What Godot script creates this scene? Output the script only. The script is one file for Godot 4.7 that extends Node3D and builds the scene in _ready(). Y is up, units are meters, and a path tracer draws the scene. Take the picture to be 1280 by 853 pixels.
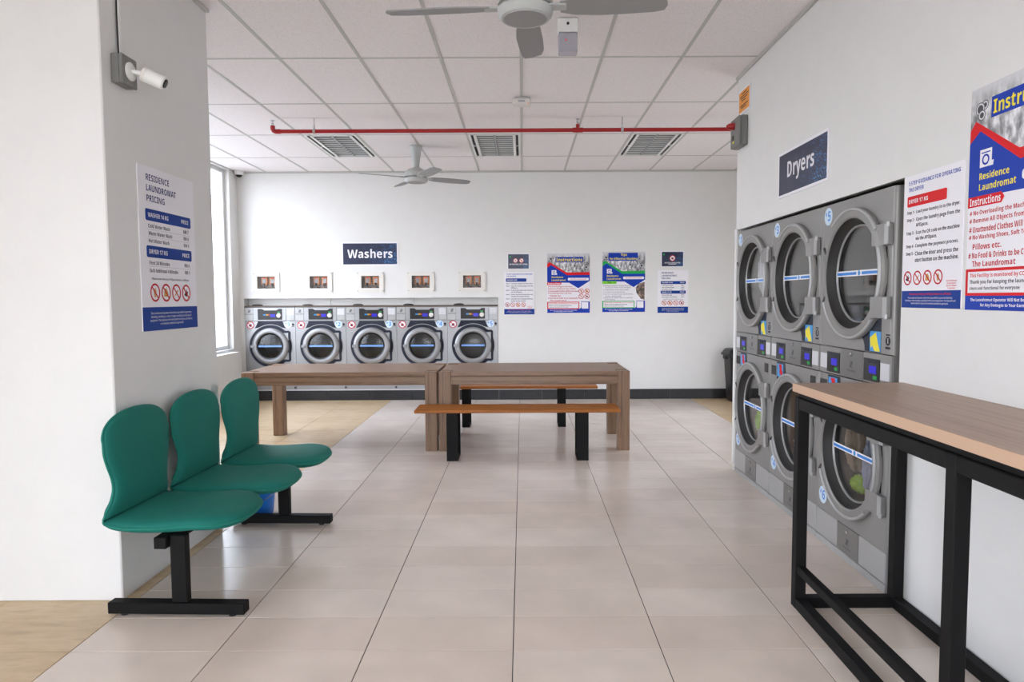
extends Node3D

# ---------------------------------------------------------------- constants of the place (metres)
const XL := -3.97      # left wall
const XR := 1.755      # right wall
const XE := 3.6        # right wall of the nook beyond the dryers
const ZB := -9.77      # back wall
const ZF := 4.4        # shop front behind the camera
const YC := 3.205      # ceiling
var MATS := {}
var TEX := {}
var TAKEN := {}
var FONT_BOLD: SystemFont
var FONT_PLAIN: SystemFont

func _ready():
	# ---------------- camera
	var cam := Camera3D.new()
	cam.name = "camera"
	cam.projection = Camera3D.PROJECTION_FRUSTUM
	cam.near = 0.05
	cam.far = 200.0
	cam.size = 0.05 * 853.0 / 866.0
	cam.frustum_offset = Vector2(-13.3 / 866.0 * 0.05, 0.0)
	cam.position = Vector3(0, 1.44, 0)
	cam.rotation = Vector3(-atan(54.0 / 866.0), 0.0, -0.005)
	add_child(cam)
	cam.current = true
	# ---------------- sky: even overcast daylight, which enters through the glazing
	var sky_mat := ProceduralSkyMaterial.new()
	sky_mat.sky_top_color = Color(0.86, 0.91, 1.0)
	sky_mat.sky_horizon_color = Color(0.97, 0.98, 1.0)
	sky_mat.sky_curve = 0.2
	sky_mat.ground_horizon_color = Color(0.62, 0.61, 0.6)
	sky_mat.ground_bottom_color = Color(0.5, 0.49, 0.48)
	sky_mat.sun_angle_max = 0.0
	var sky := Sky.new()
	sky.sky_material = sky_mat
	var env := Environment.new()
	env.background_mode = Environment.BG_SKY
	env.sky = sky
	env.background_energy_multiplier = 10.0
	env.ambient_light_source = Environment.AMBIENT_SOURCE_DISABLED
	env.tonemap_mode = Environment.TONE_MAPPER_LINEAR
	env.tonemap_exposure = 1.0
	env.sdfgi_enabled = true
	env.ssao_enabled = true
	env.ssil_enabled = true
	var we := WorldEnvironment.new()
	we.name = "world_environment"
	we.environment = env
	add_child(we)
	FONT_BOLD = SystemFont.new()
	FONT_BOLD.font_names = PackedStringArray(["Droid Sans"])
	FONT_BOLD.font_weight = 700
	FONT_PLAIN = SystemFont.new()
	FONT_PLAIN.font_names = PackedStringArray(["Droid Sans"])
	make_materials()
	build_shell()
	build_floor()
	build_ceiling()
	build_windows()
	build_tables()
	build_counter()
	build_waiting_seats()
	build_dryers()
	build_washers()
	build_signs()
	build_ceiling_things()
	build_small_things()

# ================================================================= materials
func srgb8(r, g, b) -> Color:
	return Color(r / 255.0, g / 255.0, b / 255.0)

func plain(key: String, c: Color, rough := 0.6, metal := 0.0) -> StandardMaterial3D:
	if MATS.has(key):
		return MATS[key]
	var m := StandardMaterial3D.new()
	m.resource_name = key
	m.albedo_color = c
	m.roughness = rough
	m.metallic = metal
	MATS[key] = m
	return m

func noise_of(seed_: int, freq: float, oct := 4, kind := FastNoiseLite.TYPE_SIMPLEX_SMOOTH) -> FastNoiseLite:
	var n := FastNoiseLite.new()
	n.seed = seed_
	n.frequency = freq
	n.noise_type = kind
	n.fractal_octaves = oct
	n.fractal_type = FastNoiseLite.FRACTAL_FBM if oct > 1 else FastNoiseLite.FRACTAL_NONE
	return n

# seamless grey mottling between lo and hi (multiplies the base colour)
func mottle(seed_: int, size: int, freq: float, lo: float, hi: float, oct := 4) -> ImageTexture:
	var n := noise_of(seed_, freq, oct)
	var im: Image = n.get_seamless_image(size, size)
	im.convert(Image.FORMAT_RGB8)
	for y in size:
		for x in size:
			var v := lerpf(lo, hi, im.get_pixel(x, y).r)
			im.set_pixel(x, y, Color(v, v, v))
	return ImageTexture.create_from_image(im)

# wood: colours along a ramp, grain runs along U
func wood_tex(seed_: int, size: int, ramp: Array, fine := 1.0, upright := false) -> ImageTexture:
	var n1 := noise_of(seed_, 0.012, 3)
	var n2 := noise_of(seed_ + 7, 0.05, 4)
	var im := Image.create(size, size, false, Image.FORMAT_RGB8)
	for y in size:
		for x in size:
			var a := TAU * x / size
			# U wraps: walk a circle in noise space so that the grain repeats without a seam
			var px := cos(a) * size * 0.03
			var py := sin(a) * size * 0.03
			var band := n1.get_noise_3d(px, py, y * 1.6)
			var grain := n2.get_noise_3d(px * 2.0, py * 2.0, y * 5.0 * fine)
			var v := clampf(0.5 + band * 0.55 + grain * 0.5, 0.0, 1.0)
			var k := v * (ramp.size() - 1)
			var i := mini(int(k), ramp.size() - 2)
			var c: Color = ramp[i].lerp(ramp[i + 1], k - i)
			im.set_pixel(y if upright else x, x if upright else y, c)
	return ImageTexture.create_from_image(im)

func tri(m: StandardMaterial3D, tex: Texture2D, sc: Vector3, world := false) -> StandardMaterial3D:
	m.albedo_texture = tex
	m.uv1_triplanar = true
	m.uv1_world_triplanar = world
	m.uv1_scale = sc
	m.uv1_triplanar_sharpness = 8.0
	return m

func make_materials():
	var paint_mottle := mottle(3, 256, 0.02, 0.988, 1.0, 3)
	tri(plain("wall_paint", srgb8(228, 227, 224), 0.55), paint_mottle, Vector3(0.7, 0.7, 0.7), true)
	plain("white_panel", srgb8(232, 231, 228), 0.5)
	plain("white_plastic", srgb8(232, 232, 228), 0.4)
	plain("cream_plastic", srgb8(226, 222, 214), 0.45)
	plain("grout", srgb8(66, 60, 55), 0.9)
	plain("grout_pale", srgb8(150, 145, 140), 0.9)
	var stone := mottle(11, 512, 0.006, 0.93, 1.0, 5)
	for i in 3:
		var base: Color = [srgb8(234, 219, 204), srgb8(237, 223, 209), srgb8(231, 215, 200)][i]
		tri(plain("floor_tile_%d" % i, base, 0.21), stone, Vector3(0.55, 0.55, 0.55), true)
	var vein := wood_tex(23, 512, [srgb8(186, 156, 116), srgb8(204, 176, 136), srgb8(214, 188, 150), srgb8(196, 168, 128)], 0.25)
	tri(plain("tan_tile", Color.WHITE, 0.3), vein, Vector3(0.5, 0.5, 0.5), true)
	# mineral fibre ceiling tile: small pin holes
	var im := Image.create(512, 512, false, Image.FORMAT_RGB8)
	im.fill(Color(1, 1, 1))
	var rng := RandomNumberGenerator.new()
	rng.seed = 5
	for k in 5200:
		var x := rng.randi_range(0, 509)
		var y := rng.randi_range(0, 509)
		var v := rng.randf_range(0.72, 0.93)
		for d in rng.randi_range(1, 4):
			im.set_pixel(x + d % 2, y + d / 2, Color(v, v, v))
	tri(plain("ceiling_tile", srgb8(240, 234, 233), 0.9), ImageTexture.create_from_image(im), Vector3(1.3, 1.3, 1.3), true)
	plain("grid_metal", srgb8(190, 188, 182), 0.45)
	tri(plain("skirting_tile", srgb8(36, 36, 39), 0.45), mottle(31, 256, 0.03, 0.75, 1.0, 4), Vector3(2, 2, 2), true)
	# timber
	var tw := wood_tex(41, 512, [srgb8(92, 67, 47), srgb8(128, 98, 74), srgb8(148, 117, 90), srgb8(112, 84, 63)], 1.0)
	tri(plain("table_wood", Color.WHITE, 0.38), tw, Vector3(0.6, 3.0, 3.0))
	tri(plain("table_wood_upright", Color.WHITE, 0.4), wood_tex(43, 512, [srgb8(92, 67, 47), srgb8(128, 98, 74), srgb8(148, 117, 90), srgb8(112, 84, 63)], 1.0, true), Vector3(3.0, 0.6, 3.0))
	var bw := wood_tex(47, 512, [srgb8(112, 58, 6), srgb8(154, 88, 14), srgb8(172, 102, 22), srgb8(136, 72, 10)], 1.0)
	tri(plain("bench_wood", Color.WHITE, 0.5), bw, Vector3(0.5, 4.0, 4.0))
	var cw := wood_tex(53, 512, [srgb8(136, 112, 94), srgb8(160, 135, 114), srgb8(174, 149, 127), srgb8(150, 126, 106)], 1.6, true)
	tri(plain("counter_wood", Color.WHITE, 0.42), cw, Vector3(2.6, 2.6, 0.55))
	plain("counter_edge", srgb8(200, 166, 138), 0.5)
	tri(plain("black_steel", srgb8(18, 17, 17), 0.6), mottle(61, 256, 0.25, 0.8, 1.0, 3), Vector3(6, 6, 6))
	tri(plain("black_bench_steel", srgb8(14, 14, 15), 0.55), mottle(63, 256, 0.25, 0.7, 1.0, 3), Vector3(6, 6, 6))
	MATS["black_steel"].metallic_specular = 0.3
	MATS["black_bench_steel"].metallic_specular = 0.3
	# green upholstery
	var cloth := tri(plain("green_fabric", srgb8(0, 119, 106), 0.8), mottle(71, 256, 0.22, 0.82, 1.0, 2), Vector3(9, 9, 9))
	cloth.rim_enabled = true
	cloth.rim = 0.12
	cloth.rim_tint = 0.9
	plain("green_piping", srgb8(0, 118, 102), 0.7)
	# machines
	tri(plain("washer_steel", srgb8(168, 169, 171), 0.36, 0.45), mottle(81, 256, 0.1, 0.94, 1.0, 3), Vector3(5, 5, 5))
	tri(plain("dryer_grey", srgb8(146, 144, 141), 0.4, 0.2), mottle(83, 256, 0.3, 0.9, 1.0, 2), Vector3(5, 5, 5))
	plain("dryer_mid", srgb8(128, 127, 125), 0.3, 0.4)
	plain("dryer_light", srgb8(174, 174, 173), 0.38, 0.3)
	plain("chrome", srgb8(205, 206, 208), 0.18, 0.9)
	plain("door_silver", srgb8(150, 150, 151), 0.4, 0.5)
	plain("navy", srgb8(10, 21, 42), 0.6)
	plain("black_plastic", srgb8(16, 16, 18), 0.4)
	plain("rubber", srgb8(40, 39, 38), 0.6)
	plain("drum", srgb8(100, 98, 96), 0.4, 0.7)
	var g := plain("door_glass", srgb8(60, 62, 60), 0.02)
	g.transparency = BaseMaterial3D.TRANSPARENCY_ALPHA
	g.albedo_color = Color(0.06, 0.065, 0.06, 0.12)
	var wg := plain("washer_glass", Color(0.06, 0.065, 0.06, 0.35), 0.22)
	wg.transparency = BaseMaterial3D.TRANSPARENCY_ALPHA
	var w := plain("window_glass", Color(0.9, 0.95, 0.95, 0.05), 0.0)
	w.transparency = BaseMaterial3D.TRANSPARENCY_ALPHA
	var cp := plain("clear_plastic", Color(0.92, 0.92, 0.9, 0.03), 0.12)
	cp.metallic_specular = 0.08
	cp.transparency = BaseMaterial3D.TRANSPARENCY_ALPHA
	var fp := plain("frosted_plastic", Color(0.75, 0.74, 0.78, 0.55), 0.25)
	fp.transparency = BaseMaterial3D.TRANSPARENCY_ALPHA
	# print colours
	plain("print_white", srgb8(238, 236, 240), 0.35)
	plain("print_blue", srgb8(12, 58, 142), 0.35)
	plain("print_royal", srgb8(22, 60, 168), 0.35)
	plain("print_dark_blue", srgb8(20, 40, 108), 0.35)
	plain("print_red", srgb8(216, 24, 30), 0.35)
	plain("print_deep_red", srgb8(192, 30, 38), 0.35)
	plain("print_yellow", srgb8(240, 222, 60), 0.35)
	plain("print_green", srgb8(38, 170, 80), 0.35)
	plain("print_lime", srgb8(120, 205, 50), 0.35)
	plain("print_black", srgb8(36, 36, 44), 0.4)
	plain("print_grey", srgb8(170, 170, 178), 0.4)
	plain("print_tan", srgb8(206, 160, 90), 0.4)
	plain("sky_blue_sticker", srgb8(60, 150, 215), 0.35)
	for k in MATS:
		if k.begins_with("print_"):
			MATS[k].roughness = 0.5
			MATS[k].metallic_specular = 0.3
	plain("pale_strip", srgb8(120, 164, 226), 0.35)
	plain("badge_pale", srgb8(205, 224, 240), 0.35)
	plain("badge_blue", srgb8(40, 130, 215), 0.35)
	plain("sticker_white", srgb8(208, 208, 211), 0.4)
	plain("sticker_grey", srgb8(150, 150, 154), 0.5)
	plain("steel_mark", srgb8(84, 84, 88), 0.5)
	plain("sprinkler_red", srgb8(168, 18, 22), 0.35)
	plain("orange_notice", srgb8(236, 152, 44), 0.5)
	plain("orange_plastic", srgb8(228, 140, 66), 0.45)
	plain("grey_plastic", srgb8(120, 120, 117), 0.5)
	plain("socket_grey", srgb8(172, 168, 166), 0.45)
	plain("fan_grey", srgb8(190, 192, 189), 0.5)
	plain("fan_blade", srgb8(150, 150, 149), 0.5)
	plain("box_back", srgb8(150, 136, 124), 0.7)
	plain("blue_plastic", srgb8(20, 110, 200), 0.35)
	plain("alu", srgb8(150, 151, 153), 0.45, 0.3)
	plain("reflector", srgb8(150, 151, 153), 0.5, 0.3)
	plain("brown_trim", srgb8(92, 78, 66), 0.5)
	plain("window_frame", srgb8(214, 214, 212), 0.45)
	plain("pale_grey", srgb8(190, 191, 190), 0.5)
	plain("pavement", srgb8(168, 165, 160), 0.9)
	for e in [["screen_blue", Color(0.16, 0.13, 0.85), 0.55], ["led_green", Color(0.05, 0.7, 0.3), 0.35], ["led_red", Color(1.0, 0.15, 0.1), 0.7], ["led_cyan", Color(0.1, 0.6, 0.9), 0.3], ["led_yellow", Color(0.95, 0.7, 0.1), 0.3], ["led_orange_red", Color(0.85, 0.15, 0.12), 0.3]]:
		var m := plain(e[0], e[1] * 0.6, 0.3)
		m.emission_enabled = true
		m.emission = e[1]
		m.emission_energy_multiplier = e[2]
	# space-blue print of the name boards: dark blue with drifting lighter specks towards one corner of the artwork
	var n := noise_of(91, 0.012, 5)
	var n2 := noise_of(92, 0.06, 3)
	var gim := Image.create(512, 256, false, Image.FORMAT_RGB8)
	for y in 256:
		for x in 512:
			var u := x / 512.0
			var v := y / 256.0
			var mask := clampf((u - 0.45) * 1.6 + (v - 0.5) * 0.35 + n.get_noise_2d(x, y) * 0.9, 0.0, 1.0)
			var sp := clampf(n2.get_noise_2d(x, y) * 2.4 + n.get_noise_2d(x * 2.0, y * 2.0) * 0.6, 0.0, 1.0) * mask
			gim.set_pixel(x, y, srgb8(32, 40, 70).lerp(srgb8(70, 150, 215), sp))
	var gm := plain("board_print", Color.WHITE, 0.3)
	gm.albedo_texture = ImageTexture.create_from_image(gim)
	# grey print of a laundry hall with round machine doors
	var pim := Image.create(512, 256, false, Image.FORMAT_RGB8)
	var n3 := noise_of(95, 0.02, 5)
	for y in 256:
		for x in 512:
			var u := x / 512.0
			var v := y / 256.0
			var t := 0.74 - absf(u - 0.45) * 0.35 + n3.get_noise_2d(x * 1.4, y * 0.7) * 0.5
			if v < 0.35:
				t = lerpf(0.82, t, v / 0.35 * 0.8)
			var c := clampf(t, 0.12, 0.92)
			pim.set_pixel(x, y, Color(c, c, c * 1.01))
	var prng := RandomNumberGenerator.new()
	prng.seed = 8
	for k in 16:
		var cx := prng.randf_range(300, 500) if k < 11 else prng.randf_range(10, 90)
		var cy := prng.randf_range(60, 236)
		var r := prng.randf_range(8, 20)
		for y in range(maxi(0, int(cy - r - 5)), mini(256, int(cy + r + 5))):
			for x in range(maxi(0, int(cx - r - 5)), mini(512, int(cx + r + 5))):
				var d := Vector2(x - cx, y - cy).length()
				if d < r - 5:
					pim.set_pixel(x, y, Color(0.2, 0.2, 0.21))
				elif d < r:
					pim.set_pixel(x, y, Color(0.85, 0.85, 0.86))
				elif d < r + 3:
					pim.set_pixel(x, y, Color(0.3, 0.3, 0.3))
	var pm := plain("hall_print", Color.WHITE, 0.35)
	pm.albedo_texture = ImageTexture.create_from_image(pim)
	tri(plain("photo_print", srgb8(190, 160, 140), 0.4), mottle(97, 128, 0.02, 0.15, 1.0, 4), Vector3(6, 6, 6))

# ================================================================= node helpers
func numbered(called: String) -> String:
	if not TAKEN.has(called):
		TAKEN[called] = 0
		return called
	TAKEN[called] += 1
	return "%s_%03d" % [called, TAKEN[called]]

func thing(called: String, label: String, category: String, at := Vector3.ZERO, turn := 0.0, group := "") -> Node3D:
	var o := Node3D.new()
	o.name = numbered(called)
	add_child(o)
	o.position = at
	o.rotation.y = turn
	o.set_meta("label", label)
	o.set_meta("category", category)
	if group:
		o.set_meta("group", group)
	return o

func struct_node(called: String) -> Node3D:
	var o := Node3D.new()
	o.name = called
	add_child(o)
	o.set_meta("kind", "structure")
	return o

func part(parent: Node, called: String, mesh: Mesh, mat, at := Vector3.ZERO, rot := Vector3.ZERO) -> MeshInstance3D:
	var o := MeshInstance3D.new()
	o.name = called
	o.mesh = mesh
	o.material_override = MATS[mat] if mat is String else mat
	parent.add_child(o, true)
	o.position = at
	o.rotation = rot
	return o

func copy_of(o: Node3D, label: String, at: Vector3) -> Node3D:
	var c: Node3D = o.duplicate()
	c.name = numbered(o.get_meta("base_name"))
	add_child(c)
	c.position = at
	c.set_meta("label", label)
	return c

# ================================================================= mesh helpers
func start(group := -1) -> SurfaceTool:
	var st := SurfaceTool.new()
	st.begin(Mesh.PRIMITIVE_TRIANGLES)
	st.set_smooth_group(group)
	return st

func done(st: SurfaceTool) -> ArrayMesh:
	st.generate_normals()
	return st.commit()

# corners run counter-clockwise seen from outside
func quad(st: SurfaceTool, a: Vector3, b: Vector3, c: Vector3, d: Vector3):
	for p in [a, c, b, a, d, c]:
		st.add_vertex(p)

func tri3(st: SurfaceTool, a: Vector3, b: Vector3, c: Vector3):
	for p in [a, c, b]:
		st.add_vertex(p)

func add_box(st: SurfaceTool, c: Vector3, s: Vector3):
	var h := s * 0.5
	var x0 := c.x - h.x
	var x1 := c.x + h.x
	var y0 := c.y - h.y
	var y1 := c.y + h.y
	var z0 := c.z - h.z
	var z1 := c.z + h.z
	quad(st, Vector3(x0, y0, z1), Vector3(x1, y0, z1), Vector3(x1, y1, z1), Vector3(x0, y1, z1))
	quad(st, Vector3(x1, y0, z0), Vector3(x0, y0, z0), Vector3(x0, y1, z0), Vector3(x1, y1, z0))
	quad(st, Vector3(x1, y0, z1), Vector3(x1, y0, z0), Vector3(x1, y1, z0), Vector3(x1, y1, z1))
	quad(st, Vector3(x0, y0, z0), Vector3(x0, y0, z1), Vector3(x0, y1, z1), Vector3(x0, y1, z0))
	quad(st, Vector3(x0, y1, z1), Vector3(x1, y1, z1), Vector3(x1, y1, z0), Vector3(x0, y1, z0))
	quad(st, Vector3(x0, y0, z0), Vector3(x1, y0, z0), Vector3(x1, y0, z1), Vector3(x0, y0, z1))

func span_box(st: SurfaceTool, x0: float, x1: float, y0: float, y1: float, z0: float, z1: float):
	add_box(st, Vector3((x0 + x1) / 2, (y0 + y1) / 2, (z0 + z1) / 2), Vector3(absf(x1 - x0), absf(y1 - y0), absf(z1 - z0)))

# box with chamfered edges
func add_cbox(st: SurfaceTool, c: Vector3, s: Vector3, b := 0.004):
	var h := s * 0.5
	b = minf(b, minf(h.x, minf(h.y, h.z)) * 0.8)
	var V := {}
	for sx in [-1, 1]:
		for sy in [-1, 1]:
			for sz in [-1, 1]:
				V[[sx, sy, sz, 0]] = c + Vector3(sx * h.x, sy * (h.y - b), sz * (h.z - b))
				V[[sx, sy, sz, 1]] = c + Vector3(sx * (h.x - b), sy * h.y, sz * (h.z - b))
				V[[sx, sy, sz, 2]] = c + Vector3(sx * (h.x - b), sy * (h.y - b), sz * h.z)
				oriented(st, [V[[sx, sy, sz, 0]], V[[sx, sy, sz, 1]], V[[sx, sy, sz, 2]]], c)
	for s1 in [-1, 1]:
		oriented(st, [V[[s1, -1, -1, 0]], V[[s1, 1, -1, 0]], V[[s1, 1, 1, 0]], V[[s1, -1, 1, 0]]], c)
		oriented(st, [V[[-1, s1, -1, 1]], V[[1, s1, -1, 1]], V[[1, s1, 1, 1]], V[[-1, s1, 1, 1]]], c)
		oriented(st, [V[[-1, -1, s1, 2]], V[[1, -1, s1, 2]], V[[1, 1, s1, 2]], V[[-1, 1, s1, 2]]], c)
		for s2 in [-1, 1]:
			oriented(st, [V[[s1, s2, -1, 0]], V[[s1, s2, 1, 0]], V[[s1, s2, 1, 1]], V[[s1, s2, -1, 1]]], c)
			oriented(st, [V[[s1, -1, s2, 0]], V[[s1, 1, s2, 0]], V[[s1, 1, s2, 2]], V[[s1, -1, s2, 2]]], c)
			oriented(st, [V[[-1, s1, s2, 1]], V[[1, s1, s2, 1]], V[[1, s1, s2, 2]], V[[-1, s1, s2, 2]]], c)

# a convex face turned outward from the point c
func oriented(st: SurfaceTool, p: Array, c: Vector3):
	var n: Vector3 = (p[1] - p[0]).cross(p[2] - p[0])
	var mid := Vector3.ZERO
	for q in p:
		mid += q
	mid /= p.size()
	if n.dot(mid - c) < 0.0:
		p.reverse()
	for i in range(1, p.size() - 1):
		tri3(st, p[0], p[i], p[i + 1])

func cbox(s: Vector3, b := 0.004) -> ArrayMesh:
	var st := start()
	add_cbox(st, Vector3.ZERO, s, b)
	return done(st)

func cbox_span(x0, x1, y0, y1, z0, z1, b := 0.004) -> ArrayMesh:
	var st := start()
	add_cbox(st, Vector3((x0 + x1) / 2.0, (y0 + y1) / 2.0, (z0 + z1) / 2.0), Vector3(absf(x1 - x0), absf(y1 - y0), absf(z1 - z0)), b)
	return done(st)

# solid of revolution about an axis; prof = (radius, height); corners sharper than 35 degrees stay sharp
func add_lathe(st: SurfaceTool, prof: Array, seg := 32, c := Vector3.ZERO, axis := "y", from := 0.0, to := TAU):
	var grp := 1
	for i in prof.size() - 1:
		if i > 0:
			var d0: Vector2 = prof[i] - prof[i - 1]
			var d1: Vector2 = prof[i + 1] - prof[i]
			if absf(d0.angle_to(d1)) > 0.6:
				grp += 1
		st.set_smooth_group(grp)
		for k in seg:
			var a0 := from + (to - from) * k / seg
			var a1 := from + (to - from) * (k + 1) / seg
			var p := [turned(prof[i], a0, c, axis), turned(prof[i], a1, c, axis), turned(prof[i + 1], a1, c, axis), turned(prof[i + 1], a0, c, axis)]
			# profile runs so that the outside lies to its right
			if prof[i].x > 1e-6:
				tri3(st, p[0], p[1], p[2])
			if prof[i + 1].x > 1e-6:
				tri3(st, p[0], p[2], p[3])
	st.set_smooth_group(-1)

func turned(q: Vector2, a: float, c: Vector3, axis: String) -> Vector3:
	match axis:
		"z":
			return c + Vector3(cos(a) * q.x, sin(a) * q.x, q.y)
		"x":
			return c + Vector3(q.y, cos(a) * q.x, sin(a) * q.x)
	return c + Vector3(cos(a) * q.x, q.y, -sin(a) * q.x)

func lathe(prof: Array, seg := 32, axis := "y") -> ArrayMesh:
	var st := start()
	add_lathe(st, prof, seg, Vector3.ZERO, axis)
	return done(st)

func add_tube(st: SurfaceTool, pts: Array, r: float, seg := 10, closed := false):
	var n := pts.size()
	var rings := []
	var last_up := Vector3.UP
	for i in n:
		var a: Vector3 = pts[(i - 1 + n) % n] if (i > 0 or closed) else pts[0]
		var b: Vector3 = pts[(i + 1) % n] if (i < n - 1 or closed) else pts[n - 1]
		var t := (b - a).normalized()
		if i == 0:
			last_up = Vector3.UP if absf(t.y) < 0.9 else Vector3.RIGHT
		var side := t.cross(last_up).normalized()
		last_up = side.cross(t).normalized()
		var ring := []
		for k in seg:
			var an := TAU * k / seg
			ring.append(pts[i] + (side * cos(an) + last_up * sin(an)) * r)
		rings.append(ring)
	st.set_smooth_group(2)
	for i in (n if closed else n - 1):
		var r0: Array = rings[i]
		var r1: Array = rings[(i + 1) % n]
		var mid: Vector3 = (pts[i] + pts[(i + 1) % n]) * 0.5
		for k in seg:
			var k1 := (k + 1) % seg
			oriented(st, [r0[k], r0[k1], r1[k1], r1[k]], mid)
	st.set_smooth_group(-1)
	if not closed:
		for e in [0, n - 1]:
			var inside: Vector3 = pts[1] if e == 0 else pts[n - 2]
			oriented(st, rings[e].duplicate(), inside)

func tube(pts: Array, r: float, seg := 10, closed := false) -> ArrayMesh:
	var st := start()
	add_tube(st, pts, r, seg, closed)
	return done(st)

func circle_poly(c: Vector2, r: float, seg := 28) -> PackedVector2Array:
	var p := PackedVector2Array()
	for k in seg:
		p.append(c + Vector2(cos(TAU * k / seg), sin(TAU * k / seg)) * r)
	return p

func rect_poly(x0, y0, x1, y1) -> PackedVector2Array:
	return PackedVector2Array([Vector2(x0, y0), Vector2(x1, y0), Vector2(x1, y1), Vector2(x0, y1)])

func round_poly(x0, y0, x1, y1, r, seg := 5) -> PackedVector2Array:
	var p := PackedVector2Array()
	for q in [[x1 - r, y0 + r, -PI / 2], [x1 - r, y1 - r, 0.0], [x0 + r, y1 - r, PI / 2], [x0 + r, y0 + r, PI]]:
		for k in seg + 1:
			var a: float = q[2] + PI / 2 * k / seg
			p.append(Vector2(q[0] + cos(a) * r, q[1] + sin(a) * r))
	return p

func arc_poly(c: Vector2, r0: float, r1: float, a0: float, a1: float, seg := 24) -> PackedVector2Array:
	var p := PackedVector2Array()
	for k in seg + 1:
		var a := a0 + (a1 - a0) * k / seg
		p.append(c + Vector2(cos(a), sin(a)) * r1)
	for k in seg + 1:
		var a := a1 + (a0 - a1) * k / seg
		p.append(c + Vector2(cos(a), sin(a)) * r0)
	return p

# plate with the outline poly between z0 (back) and z1 (front)
func add_plate(st: SurfaceTool, poly: PackedVector2Array, z0: float, z1: float, uvs := false):
	if Geometry2D.is_polygon_clockwise(poly):
		poly = poly.duplicate()
		poly.reverse()
	var lo := poly[0]
	var hi := poly[0]
	for q in poly:
		lo = lo.min(q)
		hi = hi.max(q)
	var idx := Geometry2D.triangulate_polygon(poly)
	for i in range(0, idx.size(), 3):
		var t := [poly[idx[i]], poly[idx[i + 1]], poly[idx[i + 2]]]
		if (t[1] - t[0]).cross(t[2] - t[0]) < 0.0:
			t = [t[0], t[2], t[1]]
		for q in [t[0], t[2], t[1]]:
			if uvs:
				st.set_uv(Vector2((q.x - lo.x) / (hi.x - lo.x), 1.0 - (q.y - lo.y) / (hi.y - lo.y)))
			st.add_vertex(Vector3(q.x, q.y, z1))
		for q in [t[0], t[1], t[2]]:
			if uvs:
				st.set_uv(Vector2((q.x - lo.x) / (hi.x - lo.x), 1.0 - (q.y - lo.y) / (hi.y - lo.y)))
			st.add_vertex(Vector3(q.x, q.y, z0))
	var n := poly.size()
	for i in n:
		var a := poly[i]
		var b := poly[(i + 1) % n]
		if uvs:
			st.set_uv(Vector2.ZERO)
		quad(st, Vector3(a.x, a.y, z0), Vector3(b.x, b.y, z0), Vector3(b.x, b.y, z1), Vector3(a.x, a.y, z1))

func plate(poly: PackedVector2Array, z0: float, z1: float, uvs := false) -> ArrayMesh:
	var st := start()
	add_plate(st, poly, z0, z1, uvs)
	return done(st)

# rectangular plate with a round hole
func add_plate_hole(st: SurfaceTool, x0: float, y0: float, x1: float, y1: float, c: Vector2, r: float, z0: float, z1: float, seg := 64):
	var angs := []
	for k in seg:
		angs.append(-PI + TAU * k / seg)
	for q in [Vector2(x0, y0), Vector2(x1, y0), Vector2(x1, y1), Vector2(x0, y1)]:
		angs.append((q - c).angle())
	angs.sort()
	var n := angs.size()
	for i in n:
		var a: float = angs[i]
		var b: float = angs[(i + 1) % n]
		if absf(wrapf(b - a, -PI, PI)) < 1e-5:
			continue
		var ia := c + Vector2(cos(a), sin(a)) * r
		var ib := c + Vector2(cos(b), sin(b)) * r
		var oa := to_rect(c, a, x0, y0, x1, y1)
		var ob := to_rect(c, b, x0, y0, x1, y1)
		quad(st, Vector3(ia.x, ia.y, z1), Vector3(oa.x, oa.y, z1), Vector3(ob.x, ob.y, z1), Vector3(ib.x, ib.y, z1))
		quad(st, Vector3(ib.x, ib.y, z0), Vector3(ob.x, ob.y, z0), Vector3(oa.x, oa.y, z0), Vector3(ia.x, ia.y, z0))
		quad(st, Vector3(ib.x, ib.y, z0), Vector3(ia.x, ia.y, z0), Vector3(ia.x, ia.y, z1), Vector3(ib.x, ib.y, z1))
		quad(st, Vector3(oa.x, oa.y, z0), Vector3(ob.x, ob.y, z0), Vector3(ob.x, ob.y, z1), Vector3(oa.x, oa.y, z1))

func to_rect(c: Vector2, a: float, x0: float, y0: float, x1: float, y1: float) -> Vector2:
	var d := Vector2(cos(a), sin(a))
	var t := INF
	if d.x > 1e-9: t = minf(t, (x1 - c.x) / d.x)
	if d.x < -1e-9: t = minf(t, (x0 - c.x) / d.x)
	if d.y > 1e-9: t = minf(t, (y1 - c.y) / d.y)
	if d.y < -1e-9: t = minf(t, (y0 - c.y) / d.y)
	return c + d * t

# closed loops of equal length joined into one smooth skin with fan ends
func loft(loops: Array) -> ArrayMesh:
	var st := start(0)
	var n: int = loops[0].size()
	for i in loops.size() - 1:
		var mid := Vector3.ZERO
		for k in n:
			mid += loops[i][k] + loops[i + 1][k]
		mid /= 2.0 * n
		for k in n:
			var k1 := (k + 1) % n
			oriented(st, [loops[i][k], loops[i][k1], loops[i + 1][k1], loops[i + 1][k]], mid)
	for e in [0, loops.size() - 1]:
		var c := Vector3.ZERO
		for p in loops[e]:
			c += p
		c /= n
		var inner := Vector3.ZERO
		var other: Array = loops[1] if e == 0 else loops[loops.size() - 2]
		for p in other:
			inner += p
		inner /= n
		for k in n:
			oriented(st, [c, loops[e][k], loops[e][(k + 1) % n]], inner)
	return done(st)

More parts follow.
